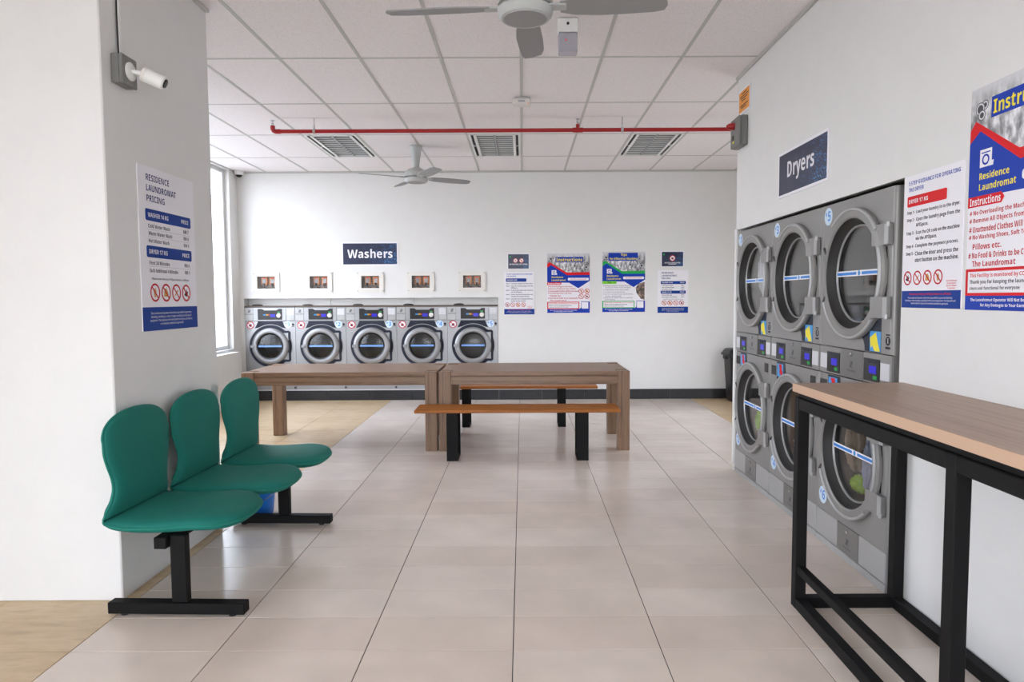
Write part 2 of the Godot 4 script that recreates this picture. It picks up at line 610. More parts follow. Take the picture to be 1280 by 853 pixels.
# lettering fitted into a box: left x, top y, height h, at most w wide; align 0 left, 0.5 centre, 1 right
func lettering(parent: Node, s: String, x: float, y: float, w: float, h: float, z: float, mat, align := 0.0, bold := true, fine := false) -> MeshInstance3D:
	var t := TextMesh.new()
	t.font = FONT_BOLD if bold else FONT_PLAIN
	t.text = s
	t.font_size = 24 if fine else 48
	t.curve_step = 4.0 if fine else 1.5
	t.pixel_size = 0.01
	t.depth = 0.0
	t.horizontal_alignment = HORIZONTAL_ALIGNMENT_LEFT if align < 0.4 else (HORIZONTAL_ALIGNMENT_CENTER if align < 0.8 else HORIZONTAL_ALIGNMENT_RIGHT)
	var bb := t.get_aabb()
	var sy := h / bb.size.y
	var sx := minf(sy, w / bb.size.x)
	var o := part(parent, "lettering", t, mat)
	o.scale = Vector3(sx, sy, 1.0)
	o.position = Vector3(x + (w - bb.size.x * sx) * align - bb.position.x * sx, y - h - bb.position.y * sy, z)
	return o

# ================================================================= the room
func wall(called: String) -> MeshInstance3D:
	var o := MeshInstance3D.new()
	o.name = called
	add_child(o)
	o.set_meta("kind", "structure")
	o.material_override = MATS["wall_paint"]
	return o

# wall panel in the plane of two axes with rectangular holes; the boxes of one wall form one mesh
func holed(st: SurfaceTool, axis: String, u0: float, u1: float, y0: float, y1: float, d0: float, d1: float, holes: Array):
	var us := [u0, u1]
	var ys := [y0, y1]
	for h in holes:
		for v in [h[0], h[1]]:
			if v > u0 and v < u1 and not us.has(v): us.append(v)
		for v in [h[2], h[3]]:
			if v > y0 and v < y1 and not ys.has(v): ys.append(v)
	us.sort()
	ys.sort()
	for i in us.size() - 1:
		for j in ys.size() - 1:
			var mu: float = (us[i] + us[i + 1]) / 2
			var my: float = (ys[j] + ys[j + 1]) / 2
			var inside := false
			for h in holes:
				if mu > h[0] and mu < h[1] and my > h[2] and my < h[3]:
					inside = true
			if inside:
				continue
			if axis == "x":
				span_box(st, us[i], us[i + 1], ys[j], ys[j + 1], d0, d1)
			else:
				span_box(st, d0, d1, ys[j], ys[j + 1], us[i], us[i + 1])

const SOCKETS := [-3.597, -2.860, -2.136, -1.427, -0.707]

func build_shell():
	var top := 3.36
	# back wall with the washer alcove and five socket recesses
	var st := start()
	var holes := [[-3.92, -0.345, 0.155, 1.447]]
	for x in SOCKETS:
		holes.append([x - 0.128, x + 0.128, 1.585, 1.76])
	holed(st, "x", XL - 0.2, XE + 0.2, 0.0, top, ZB - 0.12, ZB, holes)
	span_box(st, -3.92, -0.345, 0.0, 0.155, ZB - 0.95, ZB - 0.12)      # plinth under the washers
	span_box(st, -4.1, -0.2, 0.0, 1.6, ZB - 1.07, ZB - 0.95)           # back of the alcove
	span_box(st, -4.1, -3.92, 0.0, 1.6, ZB - 0.95, ZB - 0.12)
	span_box(st, -0.345, -0.2, 0.0, 1.6, ZB - 0.95, ZB - 0.12)
	span_box(st, -3.92, -0.345, 1.447, 1.56, ZB - 0.95, ZB - 0.12)
	var wb := wall("wall_back")
	wb.mesh = done(st)
	# three white lining panels inside the alcove above the machines
	var xs := [-3.915, -2.74, -1.545, -0.35]
	for i in 3:
		part(wb, "panel", cbox_span(xs[i] + 0.003, xs[i + 1] - 0.003, 1.30, 1.445, ZB - 0.17, ZB - 0.155, 0.002), "white_panel")
	# black skirting tiles along the back wall
	var bb := struct_node("baseboard_back")
	var tile := cbox(Vector3(0.603, 0.141, 0.012), 0.002)
	var gr := start()
	span_box(gr, XL, XE, 0.0, 0.14, ZB, ZB + 0.004)
	part(bb, "joint_bed", done(gr), "grout_pale")
	var x := -3.97 + 0.30
	while x < XE:
		part(bb, "tile", tile, "skirting_tile", Vector3(x, 0.0715, ZB + 0.010))
		x += 0.606
	# right wall with the opening for the dryers
	st = start()
	holed(st, "z", -5.72, ZF + 0.2, 0.0, top, XR, XR + 0.03, [[-5.672, -3.215, 0.0, 1.982]])
	span_box(st, XR + 0.03, XE + 0.2, 0.0, top, -5.72, -5.68)          # return wall of the service room
	span_box(st, XR + 1.2, XR + 1.32, 0.0, top, -5.68, -2.9)
	span_box(st, XR + 0.03, XR + 1.2, 0.0, top, -3.02, -2.9)
	span_box(st, XR + 0.03, XR + 1.2, 2.1, 2.2, -5.68, -3.02)
	wall("wall_right").mesh = done(st)
	st = start()
	holed(st, "z", ZB, -5.72, 0.0, top, XE, XE + 0.2, [[-7.75, -6.4, 0.05, 2.15]])      # opening for the unseen side glazing added to light the back wall
	wall("wall_nook").mesh = done(st)
	# white metal strip that closes the end of the wall beside the dryers
	var tr := struct_node("trim_1")
	part(tr, "edge_strip", cbox_span(XR - 0.012, XR + 0.0, 0.06, 1.99, -5.722, -5.676, 0.002), "white_panel")
	# left wall: pier, low wall and header round the glazing
	st = start()
	span_box(st, XL - 0.2, XL, 0.0, top, ZB, -9.5)
	span_box(st, XL - 0.2, XL, 3.19, top, -9.5, ZF + 0.2)
	span_box(st, XL - 0.2, XL, 0.0, 0.76, -9.5, -5.6)
	span_box(st, XL - 0.2, XL, 0.0, 3.19, -5.6, -4.34)
	span_box(st, XL, -3.85, 0.0, 0.725, -9.4, -4.34)                   # lining in front of the low wall
	span_box(st, XL - 0.2, XL, 0.0, 3.19, -4.34, 0.4)
	span_box(st, XL - 0.2, XL, 0.0, 0.25, 0.4, ZF + 0.2)
	wall("wall_left").mesh = done(st)
	# front wall with the shop window behind the viewer
	st = start()
	holed(st, "x", XL - 0.2, XR + 0.12, 0.0, top, ZF, ZF + 0.2, [[XL + 0.25, XR - 0.3, 0.12, 2.95]])
	wall("wall_front").mesh = done(st)
	# square white column on the left
	st = start()
	add_cbox(st, Vector3(-2.42, top / 2, -3.787), Vector3(1.0, top, 1.105), 0.006)
	var col := wall("wall_column")
	col.mesh = done(st)
	# cornice angle where ceiling meets the walls
	var cor := struct_node("trim_2")
	part(cor, "angle", cbox_span(XL, XE, YC - 0.022, YC, ZB, ZB + 0.02, 0.002), "grid_metal")
	part(cor, "angle", cbox_span(XR - 0.02, XR, YC - 0.022, YC, -5.72, ZF, 0.002), "grid_metal")
	part(cor, "angle", cbox_span(-1.92, -1.90, YC - 0.022, YC, -4.34, -3.235, 0.002), "grid_metal")
	# pavement outside
	st = start()
	span_box(st, -40.0, 40.0, -0.3, -0.13, -45.0, 40.0)
	var pv := wall("pavement")
	pv.mesh = done(st)
	pv.material_override = MATS["pavement"]

func build_floor():
	var fl := struct_node("floor")
	var st := start()
	span_box(st, XL - 0.2, XE + 0.2, -0.12, -0.003, ZB - 1.07, ZF + 0.2)
	part(fl, "bed", done(st), "grout")
	var rng := RandomNumberGenerator.new()
	rng.seed = 17
	var rest := start()
	var rest_tan := start()
	var jx := 0.004
	var jz := 0.0036
	var full := cbox(Vector3(0.606 - jx, 0.012, 0.2972 - jz), 0.0008)
	var tan_full := cbox(Vector3(0.606 - jx * 0.7, 0.012, 0.5944 - jz), 0.0008)
	for i in range(-7, 7):
		var x0 := -0.045 + 0.606 * i
		var x1 := x0 + 0.606
		var cx := x0 + 0.303
		var is_tan := cx < -1.863 or cx > 2.379
		var step := 0.5944 if is_tan else 0.2972
		var k := 0
		var z1 := -2.755 + 0.2972 * 24
		while z1 > ZB:
			var z0 := z1 - step
			var a0 := maxf(x0, XL)
			var a1 := minf(x1, XE)
			var b0 := maxf(z0, ZB)
			var whole := a0 == x0 and a1 == x1 and b0 == z0
			var cz := (z0 + z1) / 2
			var shown: bool = cz < -1.95 and absf(cx - 0.05) < -cz * 0.78 + 0.45
			if a1 - a0 > 0.02 and z1 - b0 > 0.02:
				if shown:
					var mesh: ArrayMesh = (tan_full if is_tan else full) if whole else cbox(Vector3(a1 - a0 - jx, 0.012, z1 - b0 - jz), 0.0008)
					part(fl, "tile", mesh, "tan_tile" if is_tan else "floor_tile_%d" % rng.randi_range(0, 2), Vector3((a0 + a1) / 2, -0.006, (b0 + z1) / 2))
				else:
					add_box(rest_tan if is_tan else rest, Vector3((a0 + a1) / 2, -0.006, (b0 + z1) / 2), Vector3(a1 - a0 - jx, 0.012, z1 - b0 - jz))
			z1 = z0
			k += 1
	var r1 := part(fl, "outer_tiles", done(rest), "floor_tile_0")
	r1.set_meta("kind", "stuff")
	var r2 := part(fl, "outer_tan_tiles", done(rest_tan), "tan_tile")
	r2.set_meta("kind", "stuff")

const TROFFERS := [-2.0755, -0.2965, 1.4825]

func build_ceiling():
	var ce := struct_node("ceiling")
	var st := start()
	span_box(st, XL - 0.2, XE + 0.2, 3.36, 3.5, ZB - 0.2, ZF + 0.2)
	part(ce, "slab", done(st), "white_panel")
	var zs := []
	var z := -8.779
	while z < ZF:
		zs.append(z)
		z += 1.189
	var rows := [ZB] + zs + [ZF]
	var full := cbox(Vector3(0.577, 0.016, 1.173), 0.002)
	for k in range(-7, 7):
		var x0 := 0.593 * k
		var a0 := maxf(x0, XL)
		var a1 := minf(x0 + 0.593, XE)
		if a1 - a0 < 0.03:
			continue
		for i in rows.size() - 1:
			var cx := (a0 + a1) / 2
			var z0: float = rows[i]
			var z1: float = rows[i + 1]
			var skip := false
			if i == 1:
				for t in TROFFERS:
					if absf(cx - t) < 0.1: skip = true
			if skip:
				continue
			var whole: bool = a1 - a0 > 0.59 and z1 - z0 > 1.18
			if i == 2 and (k == -4 or k == 1):
				# cut tile round a pipe hanger
				for q in [[z0, -6.89], [-6.89, z1]]:
					part(ce, "tile", cbox_span(a0 + 0.008, a1 - 0.008, 0, 0.016, q[0] + 0.004, q[1] - 0.004, 0.002), "ceiling_tile", Vector3(0, YC + 0.001, 0))
				continue
			var mesh: ArrayMesh = full if whole else cbox(Vector3(a1 - a0 - 0.016, 0.016, z1 - z0 - 0.016), 0.002)
			part(ce, "tile", mesh, "ceiling_tile", Vector3(cx, YC + 0.009, (z0 + z1) / 2))
	for k in range(-6, 7):
		var x := 0.593 * k
		if x > XL and x < XE:
			part(ce, "grid_bar", cbox_span(x - 0.012, x + 0.012, YC - 0.003, YC + 0.03, ZB, ZF, 0.001), "grid_metal")
	for zz in zs:
		for k in range(-7, 7):
			var a0 := maxf(0.593 * k + 0.0125, XL)
			var a1 := minf(0.593 * (k + 1) - 0.0125, XE)
			if a1 - a0 > 0.03:
				part(ce, "cross_bar", cbox_span(a0, a1, YC - 0.002, YC + 0.03, zz - 0.010, zz + 0.010, 0.001), "grid_metal")

func build_windows():
	# glazing along the left wall beyond the column
	var w := struct_node("window_1")
	window_run(w, "z", -9.5, -5.6, 0.76, 3.19, XL - 0.1, [-9.5, -8.2, -6.9, -5.6])
	var w2 := struct_node("window_2")
	window_run(w2, "z", 0.4, ZF, 0.25, 3.19, XL - 0.1, [0.4, 1.7, 3.05, ZF])
	var w4 := struct_node("added_window_4")  # unseen glazing, added to even out the light on the back wall
	window_run(w4, "z", -7.75, -6.4, 0.05, 2.15, XE + 0.1, [-7.75, -6.4])
	var w3 := struct_node("window_3")
	window_run(w3, "x", XL + 0.25, XR - 0.3, 0.12, 2.95, ZF + 0.1, [XL + 0.25, -2.4, -1.1, 0.2, XR - 0.3])

func window_run(w: Node3D, axis: String, u0: float, u1: float, y0: float, y1: float, d: float, posts: Array):
	for i in posts.size():
		var c: float = posts[i] + (0.03 if i == 0 else (-0.03 if i == posts.size() - 1 else 0.0))
		var m: ArrayMesh = cbox_span(-0.04, 0.04, y0, y1, -0.03, 0.03, 0.004) if axis == "z" else cbox_span(-0.03, 0.03, y0, y1, -0.04, 0.04, 0.004)
		part(w, "frame_post", m, "window_frame", Vector3(d, 0, c) if axis == "z" else Vector3(c, 0, d))
	for y in [y0 + 0.025, y1 - 0.025]:
		var m: ArrayMesh = cbox_span(-0.04, 0.04, -0.025, 0.025, u0 + 0.06, u1 - 0.06, 0.004) if axis == "z" else cbox_span(u0 + 0.06, u1 - 0.06, -0.025, 0.025, -0.04, 0.04, 0.004)
		part(w, "frame_rail", m, "window_frame", Vector3(d, y, 0) if axis == "z" else Vector3(0, y, d))
	for i in posts.size() - 1:
		var a: float = posts[i] + 0.03
		var b: float = posts[i + 1] - 0.03
		var st := start()
		if axis == "z":
			quad(st, Vector3(d, y0, b), Vector3(d, y0, a), Vector3(d, y1, a), Vector3(d, y1, b))
		else:
			quad(st, Vector3(a, y0, d), Vector3(b, y0, d), Vector3(b, y1, d), Vector3(a, y1, d))
		part(w, "pane", done(st), "window_glass")

# ================================================================= furniture
func folding_table(at: Vector3, wide: float, label: String):
	var t := thing("wooden_table", label, "table", at, 0.0, "folding tables in the middle of the hall")
	var d := 0.90
	var lw := 0.112
	var top := 0.752
	var hx := wide / 2
	for sx in [-1, 1]:
		for sz in [-1, 1]:
			part(t, "leg", cbox_span(-lw / 2, lw / 2, 0, top, -lw / 2, lw / 2, 0.004), "table_wood_upright", Vector3(sx * (hx - lw / 2), 0, sz * (d / 2 - lw / 2)))
	# boards of the top: middle boards run the full length, the outer two end between the corner posts
	var bd := (d - 0.008) / 5.0
	for k in 5:
		var z0 := -d / 2 + 0.004 + bd * k
		var outer := k == 0 or k == 4
		var e := hx - (lw + 0.002 if outer else 0.004)
		if outer:
			var zz0 := z0 if k == 0 else z0 + 0.001
			part(t, "plank", cbox_span(-e, e, top - 0.042, top - 0.001, zz0 + 0.006 * (1 if k == 0 else 0), zz0 + bd - 0.0015 - 0.006 * (1 if k == 4 else 0), 0.003), "table_wood")
		else:
			part(t, "plank", cbox_span(-e, e, top - 0.042, top - 0.001, z0, z0 + bd - 0.0015, 0.002), "table_wood")
	for s in [-1, 1]:
		part(t, "apron", cbox_span(-hx + lw, hx - lw, 0.627, 0.708, -0.011, 0.011, 0.003), "table_wood", Vector3(0, 0, s * (d / 2 - 0.024)))
		part(t, "apron", cbox_span(-0.011, 0.011, 0.627, 0.708, -d / 2 + lw, d / 2 - lw, 0.003), "table_wood", Vector3(s * (hx - 0.024), 0, 0))

func bench(at: Vector3, x0: float, x1: float, legs: Array, lw: float, label: String):
	var b := thing("bench", label, "bench", at, 0.0, "benches beside the tables")
	part(b, "seat_plank", cbox_span(x0, x1, 0.432, 0.463, -0.165, 0.165, 0.006), "bench_wood")
	for lx in legs:
		# each leg is a loop of flat black steel
		var st := start()
		span_box(st, lx - lw / 2, lx + lw / 2, 0.0, 0.012, -0.13, 0.13)
		span_box(st, lx - lw / 2, lx + lw / 2, 0.42, 0.431, -0.13, 0.13)
		span_box(st, lx - lw / 2, lx + lw / 2, 0.012, 0.42, 0.118, 0.13)
		span_box(st, lx - lw / 2, lx + lw / 2, 0.012, 0.42, -0.13, -0.118)
		part(b, "leg_frame", done(st), "black_bench_steel")

func build_tables():
	folding_table(Vector3(0.108, 0, -6.90), 1.79, "brown wooden table with a bench standing on either long side")
	folding_table(Vector3(-1.722, 0, -6.90), 1.83, "brown wooden table in front of the washers without benches")
	bench(Vector3(-0.05, 0, -6.18), -0.905, 0.905, [-0.576, 0.578], 0.10, "whole orange-brown plank bench on black steel legs, standing clear in front of the table")
	bench(Vector3(0.0, 0, -7.78), -0.70, 0.83, [-0.637, 0.435], 0.085, "orange-brown plank bench half hidden between the table and the poster wall")

func build_counter():
	var c := thing("counter_table", "tall counter table with pale oak top on a black steel frame", "table", Vector3(1.5, 0, -2.0))
	var x0 := -0.25
	var x1 := 0.25
	var z0 := -1.165
	var z1 := 1.15
	var t := 0.05
	part(c, "table_top", cbox_span(x0 - 0.005, x1 + 0.003, 1.004, 1.042, z0 - 0.01, z1 + 0.01, 0.0015), "counter_wood")
	part(c, "edge_band", cbox_span(x0 - 0.0065, x0 - 0.0052, 1.0045, 1.0415, z0 - 0.01, z1 + 0.01, 0.0003), "counter_edge")
	part(c, "edge_band", cbox_span(x0 - 0.005, x1, 1.0045, 1.0415, z0 - 0.0115, z0 - 0.0102, 0.0003), "counter_edge")
	for s in [x0 + t / 2, x1 - t / 2]:
		for z in [z0 + t / 2, 0.0, z1 - t / 2]:
			part(c, "leg", cbox_span(-t / 2, t / 2, 0.0, 0.98, -t / 2, t / 2, 0.003), "black_steel", Vector3(s, 0, z))
		for seg in [[z0 + t, -t / 2], [t / 2, z1 - t]]:
			part(c, "top_rail", cbox_span(-t / 2, t / 2, 0.928, 0.979, seg[0], seg[1], 0.003), "black_steel", Vector3(s, 0, 0))
			part(c, "floor_rail", cbox_span(-t / 2, t / 2, 0.001, 0.05, seg[0], seg[1], 0.003), "black_steel", Vector3(s, 0, 0))
	part(c, "foot_rail", cbox_span(-0.019, 0.019, 0.165, 0.203, z0 + t, -t / 2, 0.003), "black_steel", Vector3(x0 + t / 2, 0, 0))
	part(c, "foot_rail", cbox_span(-0.019, 0.019, 0.165, 0.203, t / 2, z1 - t, 0.003), "black_steel", Vector3(x0 + t / 2, 0, 0))
	for z in [z0 + t / 2, z1 - t / 2]:
		part(c, "cross_rail", cbox_span(x0 + t, x1 - t, 0.928, 0.979, -t / 2, t / 2, 0.003), "black_steel", Vector3(0, 0, z))
		part(c, "cross_rail", cbox_span(x0 + t, x1 - t, 0.001, 0.05, -t / 2, t / 2, 0.003), "black_steel", Vector3(0, 0, z))
	part(c, "spacer", cbox_span(x0 + 0.015, x1 - 0.015, 0.980, 1.003, z0 + 0.015, z1 - 0.015, 0.001), "black_steel")

# pad swept along a curve: rows of [x, y, half width, thickness]; widths run along z
func pad(rows: Array, n := 28) -> ArrayMesh:
	var loops := []
	for i in rows.size():
		var a: Array = rows[maxi(i - 1, 0)]
		var b: Array = rows[mini(i + 1, rows.size() - 1)]
		var t := Vector2(b[0] - a[0], b[1] - a[1]).normalized()
		var nr := Vector2(-t.y, t.x)
		var r: Array = rows[i]
		var loop := []
		for k in n:
			var an := TAU * k / n
			var cw := cos(an)
			var cs := sin(an)
			var w: float = r[2] * signf(cw) * pow(absf(cw), 0.55)
			var th: float = r[3] * 0.5 * signf(cs) * pow(absf(cs), 0.7)
			loop.append(Vector3(r[0] + nr.x * th, r[1] + nr.y * th, w))
		loops.append(loop)
	return loft(loops)

func edge_line(rows: Array, out := 0.002) -> Array:
	var pts := []
	for r in rows:
		pts.append(Vector3(r[0], r[1], r[2] + out))
	for i in range(rows.size() - 1, -1, -1):
		pts.append(Vector3(rows[i][0], rows[i][1], -rows[i][2] - out))
	return pts

func smooth_rows(keys: Array, n: int) -> Array:
	var out := []
	for i in n + 1:
		var f := float(i) / n * (keys.size() - 1)
		var k := mini(int(f), keys.size() - 2)
		var u := f - k
		var p0: Array = keys[maxi(k - 1, 0)]
		var p1: Array = keys[k]
		var p2: Array = keys[k + 1]
		var p3: Array = keys[mini(k + 2, keys.size() - 1)]
		var r := []
		for j in 4:
			var v: float = 0.5 * (2.0 * p1[j] + (p2[j] - p0[j]) * u + (2.0 * p0[j] - 5.0 * p1[j] + 4.0 * p2[j] - p3[j]) * u * u + (3.0 * p1[j] - p0[j] - 3.0 * p2[j] + p3[j]) * u * u * u)
			r.append(v)
		out.append(r)
	return out

func build_waiting_seats():
	var t := thing("waiting_seat_row", "row of three green upholstered seats on a black steel beam beside the column", "seating", Vector3(-1.571, 0, -3.72), -0.03)
	# back rest runs from its top down to the crease, seat pad from the crease to the front lip (x forward)
	var back_keys := [[-0.286, 0.800, 0.262, 0.056], [-0.284, 0.745, 0.262, 0.057], [-0.280, 0.690, 0.248, 0.058], [-0.276, 0.630, 0.226, 0.058], [-0.276, 0.575, 0.216, 0.058], [-0.283, 0.520, 0.228, 0.058], [-0.292, 0.485, 0.248, 0.058], [-0.296, 0.462, 0.258, 0.046], [-0.300, 0.448, 0.262, 0.012]]
	var back_rows := []
	for k in 14:
		# rounded head of the back rest
		var f := cos(PI / 2 * k / 14.0) * 0.998
		back_rows.append([-0.289 - 0.006 * f, 0.800 + 0.122 * f, 0.262 * pow(1.0 - pow(f, 2.3), 1.0 / 2.3), 0.056 * pow(1.0 - pow(f, 5.0), 0.4)])
	back_rows.append_array(smooth_rows(back_keys, 32))
	var seat_keys := [[-0.303, 0.440, 0.258, 0.012], [-0.292, 0.430, 0.264, 0.050], [-0.258, 0.420, 0.267, 0.070], [-0.19, 0.413, 0.268, 0.076], [-0.10, 0.412, 0.268, 0.078], [0.0, 0.417, 0.267, 0.080], [0.08, 0.423, 0.262, 0.080]]
	var seat_rows := smooth_rows(seat_keys, 28)
	for k in 14:
		# rounded front with a falling lip
		var f := sin(PI / 2 * (k + 1) / 14.0) * 0.998
		seat_rows.append([0.08 + 0.195 * f, 0.423 - 0.016 * f * f, 0.262 * pow(1.0 - pow(f, 2.4), 1.0 / 2.4), 0.080 * pow(1.0 - pow(f, 4.0), 0.4)])
	var back_mesh := pad(back_rows, 32)
	var seat_mesh := pad(seat_rows, 32)
	var crown := [Vector3(back_rows[0][0], back_rows[0][1] + 0.001, 0.0)]
	var pipe_b := tube(crown + edge_line(back_rows) + crown, 0.0055, 8)
	var pipe_s := tube(edge_line(seat_rows), 0.0055, 8)
	var bracket := cbox_span(-0.13, 0.12, 0.376, 0.388, -0.10, 0.10, 0.003)
	for z in [-3.315, -3.885, -4.465]:
		var o := Vector3(0, 0, z + 3.72)
		var b := part(t, "backrest", back_mesh, "green_fabric", o)
		part(b, "piping", pipe_b, "green_piping")
		var s := part(t, "seat", seat_mesh, "green_fabric", o)
		part(s, "piping", pipe_s, "green_piping")
		part(t, "seat_bracket", bracket, "black_steel", o)
	part(t, "beam", cbox_span(-0.068, -0.012, 0.322, 0.375, -0.76, 0.68, 0.003), "black_steel")
	for z in [-3.09, -4.36]:
		var zo: float = z + 3.72
		part(t, "post", cbox_span(-0.036, 0.036, 0.065, 0.375, -0.02, 0.02, 0.003), "black_steel", Vector3(0.025, 0, zo))
		var f := part(t, "foot", cbox_span(-0.305, 0.325, 0.012, 0.064, -0.028, 0.028, 0.003), "black_steel", Vector3(0, 0, zo))
		for gx in [-0.24, 0.26]:
			part(f, "glide", lathe([Vector2(0, 0.0), Vector2(0.017, 0.0), Vector2(0.017, 0.012), Vector2(0, 0.012)], 14), "black_plastic", Vector3(gx, 0, 0))

# ================================================================= machines
func no_sign(parent: Node, c: Vector2, r: float, z: float, mark: String, called := "prohibition_sign") -> void:
	var d := part(parent, called, plate(circle_poly(c, r * 0.97, 24), z, z + 0.0006), "print_white")
	match mark:
		"spill":
			part(d, "pictogram", plate(PackedVector2Array([c + Vector2(-0.5, -0.25) * r, c + Vector2(0.1, -0.45) * r, c + Vector2(0.5, 0.2) * r, c + Vector2(0.1, 0.1) * r, c + Vector2(0.25, 0.5) * r, c + Vector2(-0.15, 0.15) * r]), z + 0.0006, z + 0.0009), "print_black")
		"food":
			part(d, "pictogram", plate(PackedVector2Array([c + Vector2(-0.5, -0.45) * r, c + Vector2(0.5, -0.45) * r, c + Vector2(0.4, 0.05) * r, c + Vector2(0.1, 0.5) * r, c + Vector2(-0.3, 0.45) * r, c + Vector2(-0.4, 0.1) * r]), z + 0.0006, z + 0.0009), "print_tan")
		"cigarette":
			part(d, "pictogram", plate(PackedVector2Array([c + Vector2(-0.45, -0.3) * r, c + Vector2(-0.35, -0.42) * r, c + Vector2(0.42, 0.25) * r, c + Vector2(0.32, 0.4) * r]), z + 0.0006, z + 0.0009), "print_tan")
		_:
			part(d, "pictogram", plate(PackedVector2Array([c + Vector2(-0.15, -0.55) * r, c + Vector2(0.15, -0.5) * r, c + Vector2(0.25, 0.2) * r, c + Vector2(0.0, 0.55) * r, c + Vector2(-0.3, 0.1) * r]), z + 0.0006, z + 0.0009), "print_tan")
	part(d, "ring", plate_ring(c, r * 0.8, r, z + 0.0006, z + 0.0012), "print_deep_red")
	var q := Vector2(cos(-PI / 4), sin(-PI / 4))
	var p := Vector2(-q.y, q.x) * r * 0.09
	part(d, "bar", plate(PackedVector2Array([c - q * r * 0.85 - p, c + q * r * 0.85 - p, c + q * r * 0.85 + p, c - q * r * 0.85 + p]), z + 0.0009, z + 0.0012), "print_deep_red")

func plate_ring(c: Vector2, r0: float, r1: float, z0: float, z1: float, seg := 28) -> ArrayMesh:
	var st := start()
	add_lathe(st, [Vector2(r1, z0), Vector2(r1, z1), Vector2(r0, z1), Vector2(r0, z0)], seg, Vector3(c.x, c.y, 0), "z")
	return done(st)

func number_badge(parent: Node, c: Vector2, r: float, z: float, n: String):
	var b := part(parent, "number_badge", plate(circle_poly(c, r, 26), z, z + 0.0008), "badge_pale")
	lettering(b, n, c.x - r * 0.15, c.y + r * 0.58, r * 0.9, r * 1.1, z + 0.0011, "badge_blue", 0.2, true)
	lettering(b, "#", c.x - r * 0.75, c.y + r * 0.55, r * 0.5, r * 0.5, z + 0.0011, "badge_blue", 0.5, true)

func maker_mark(parent: Node, c: Vector2, s: float, z: float, with_text := true):
	# small square emblem of two facing curved strokes
	var st := start()
	add_plate(st, arc_poly(c + Vector2(-0.25, 0.3) * s, s * 0.45, s * 0.7, -PI * 0.45, PI * 0.1, 8), z, z + 0.0006)
	add_plate(st, arc_poly(c + Vector2(0.25, -0.3) * s, s * 0.45, s * 0.7, PI * 0.55, PI * 1.1, 8), z, z + 0.0006)
	add_plate(st, rect_poly(c.x - s * 0.5, c.y + s * 0.38, c.x + s * 0.5, c.y + s * 0.5), z, z + 0.0006)
	add_plate(st, rect_poly(c.x - s * 0.5, c.y - s * 0.5, c.x + s * 0.5, c.y - s * 0.38), z, z + 0.0006)
	part(parent, "emblem", done(st), "steel_mark")
	if with_text:
		lettering(parent, "Electrolux", c.x - s * 1.4, c.y - s * 0.8, s * 2.8, s * 0.45, z + 0.0004, "steel_mark", 0.5, true, true)

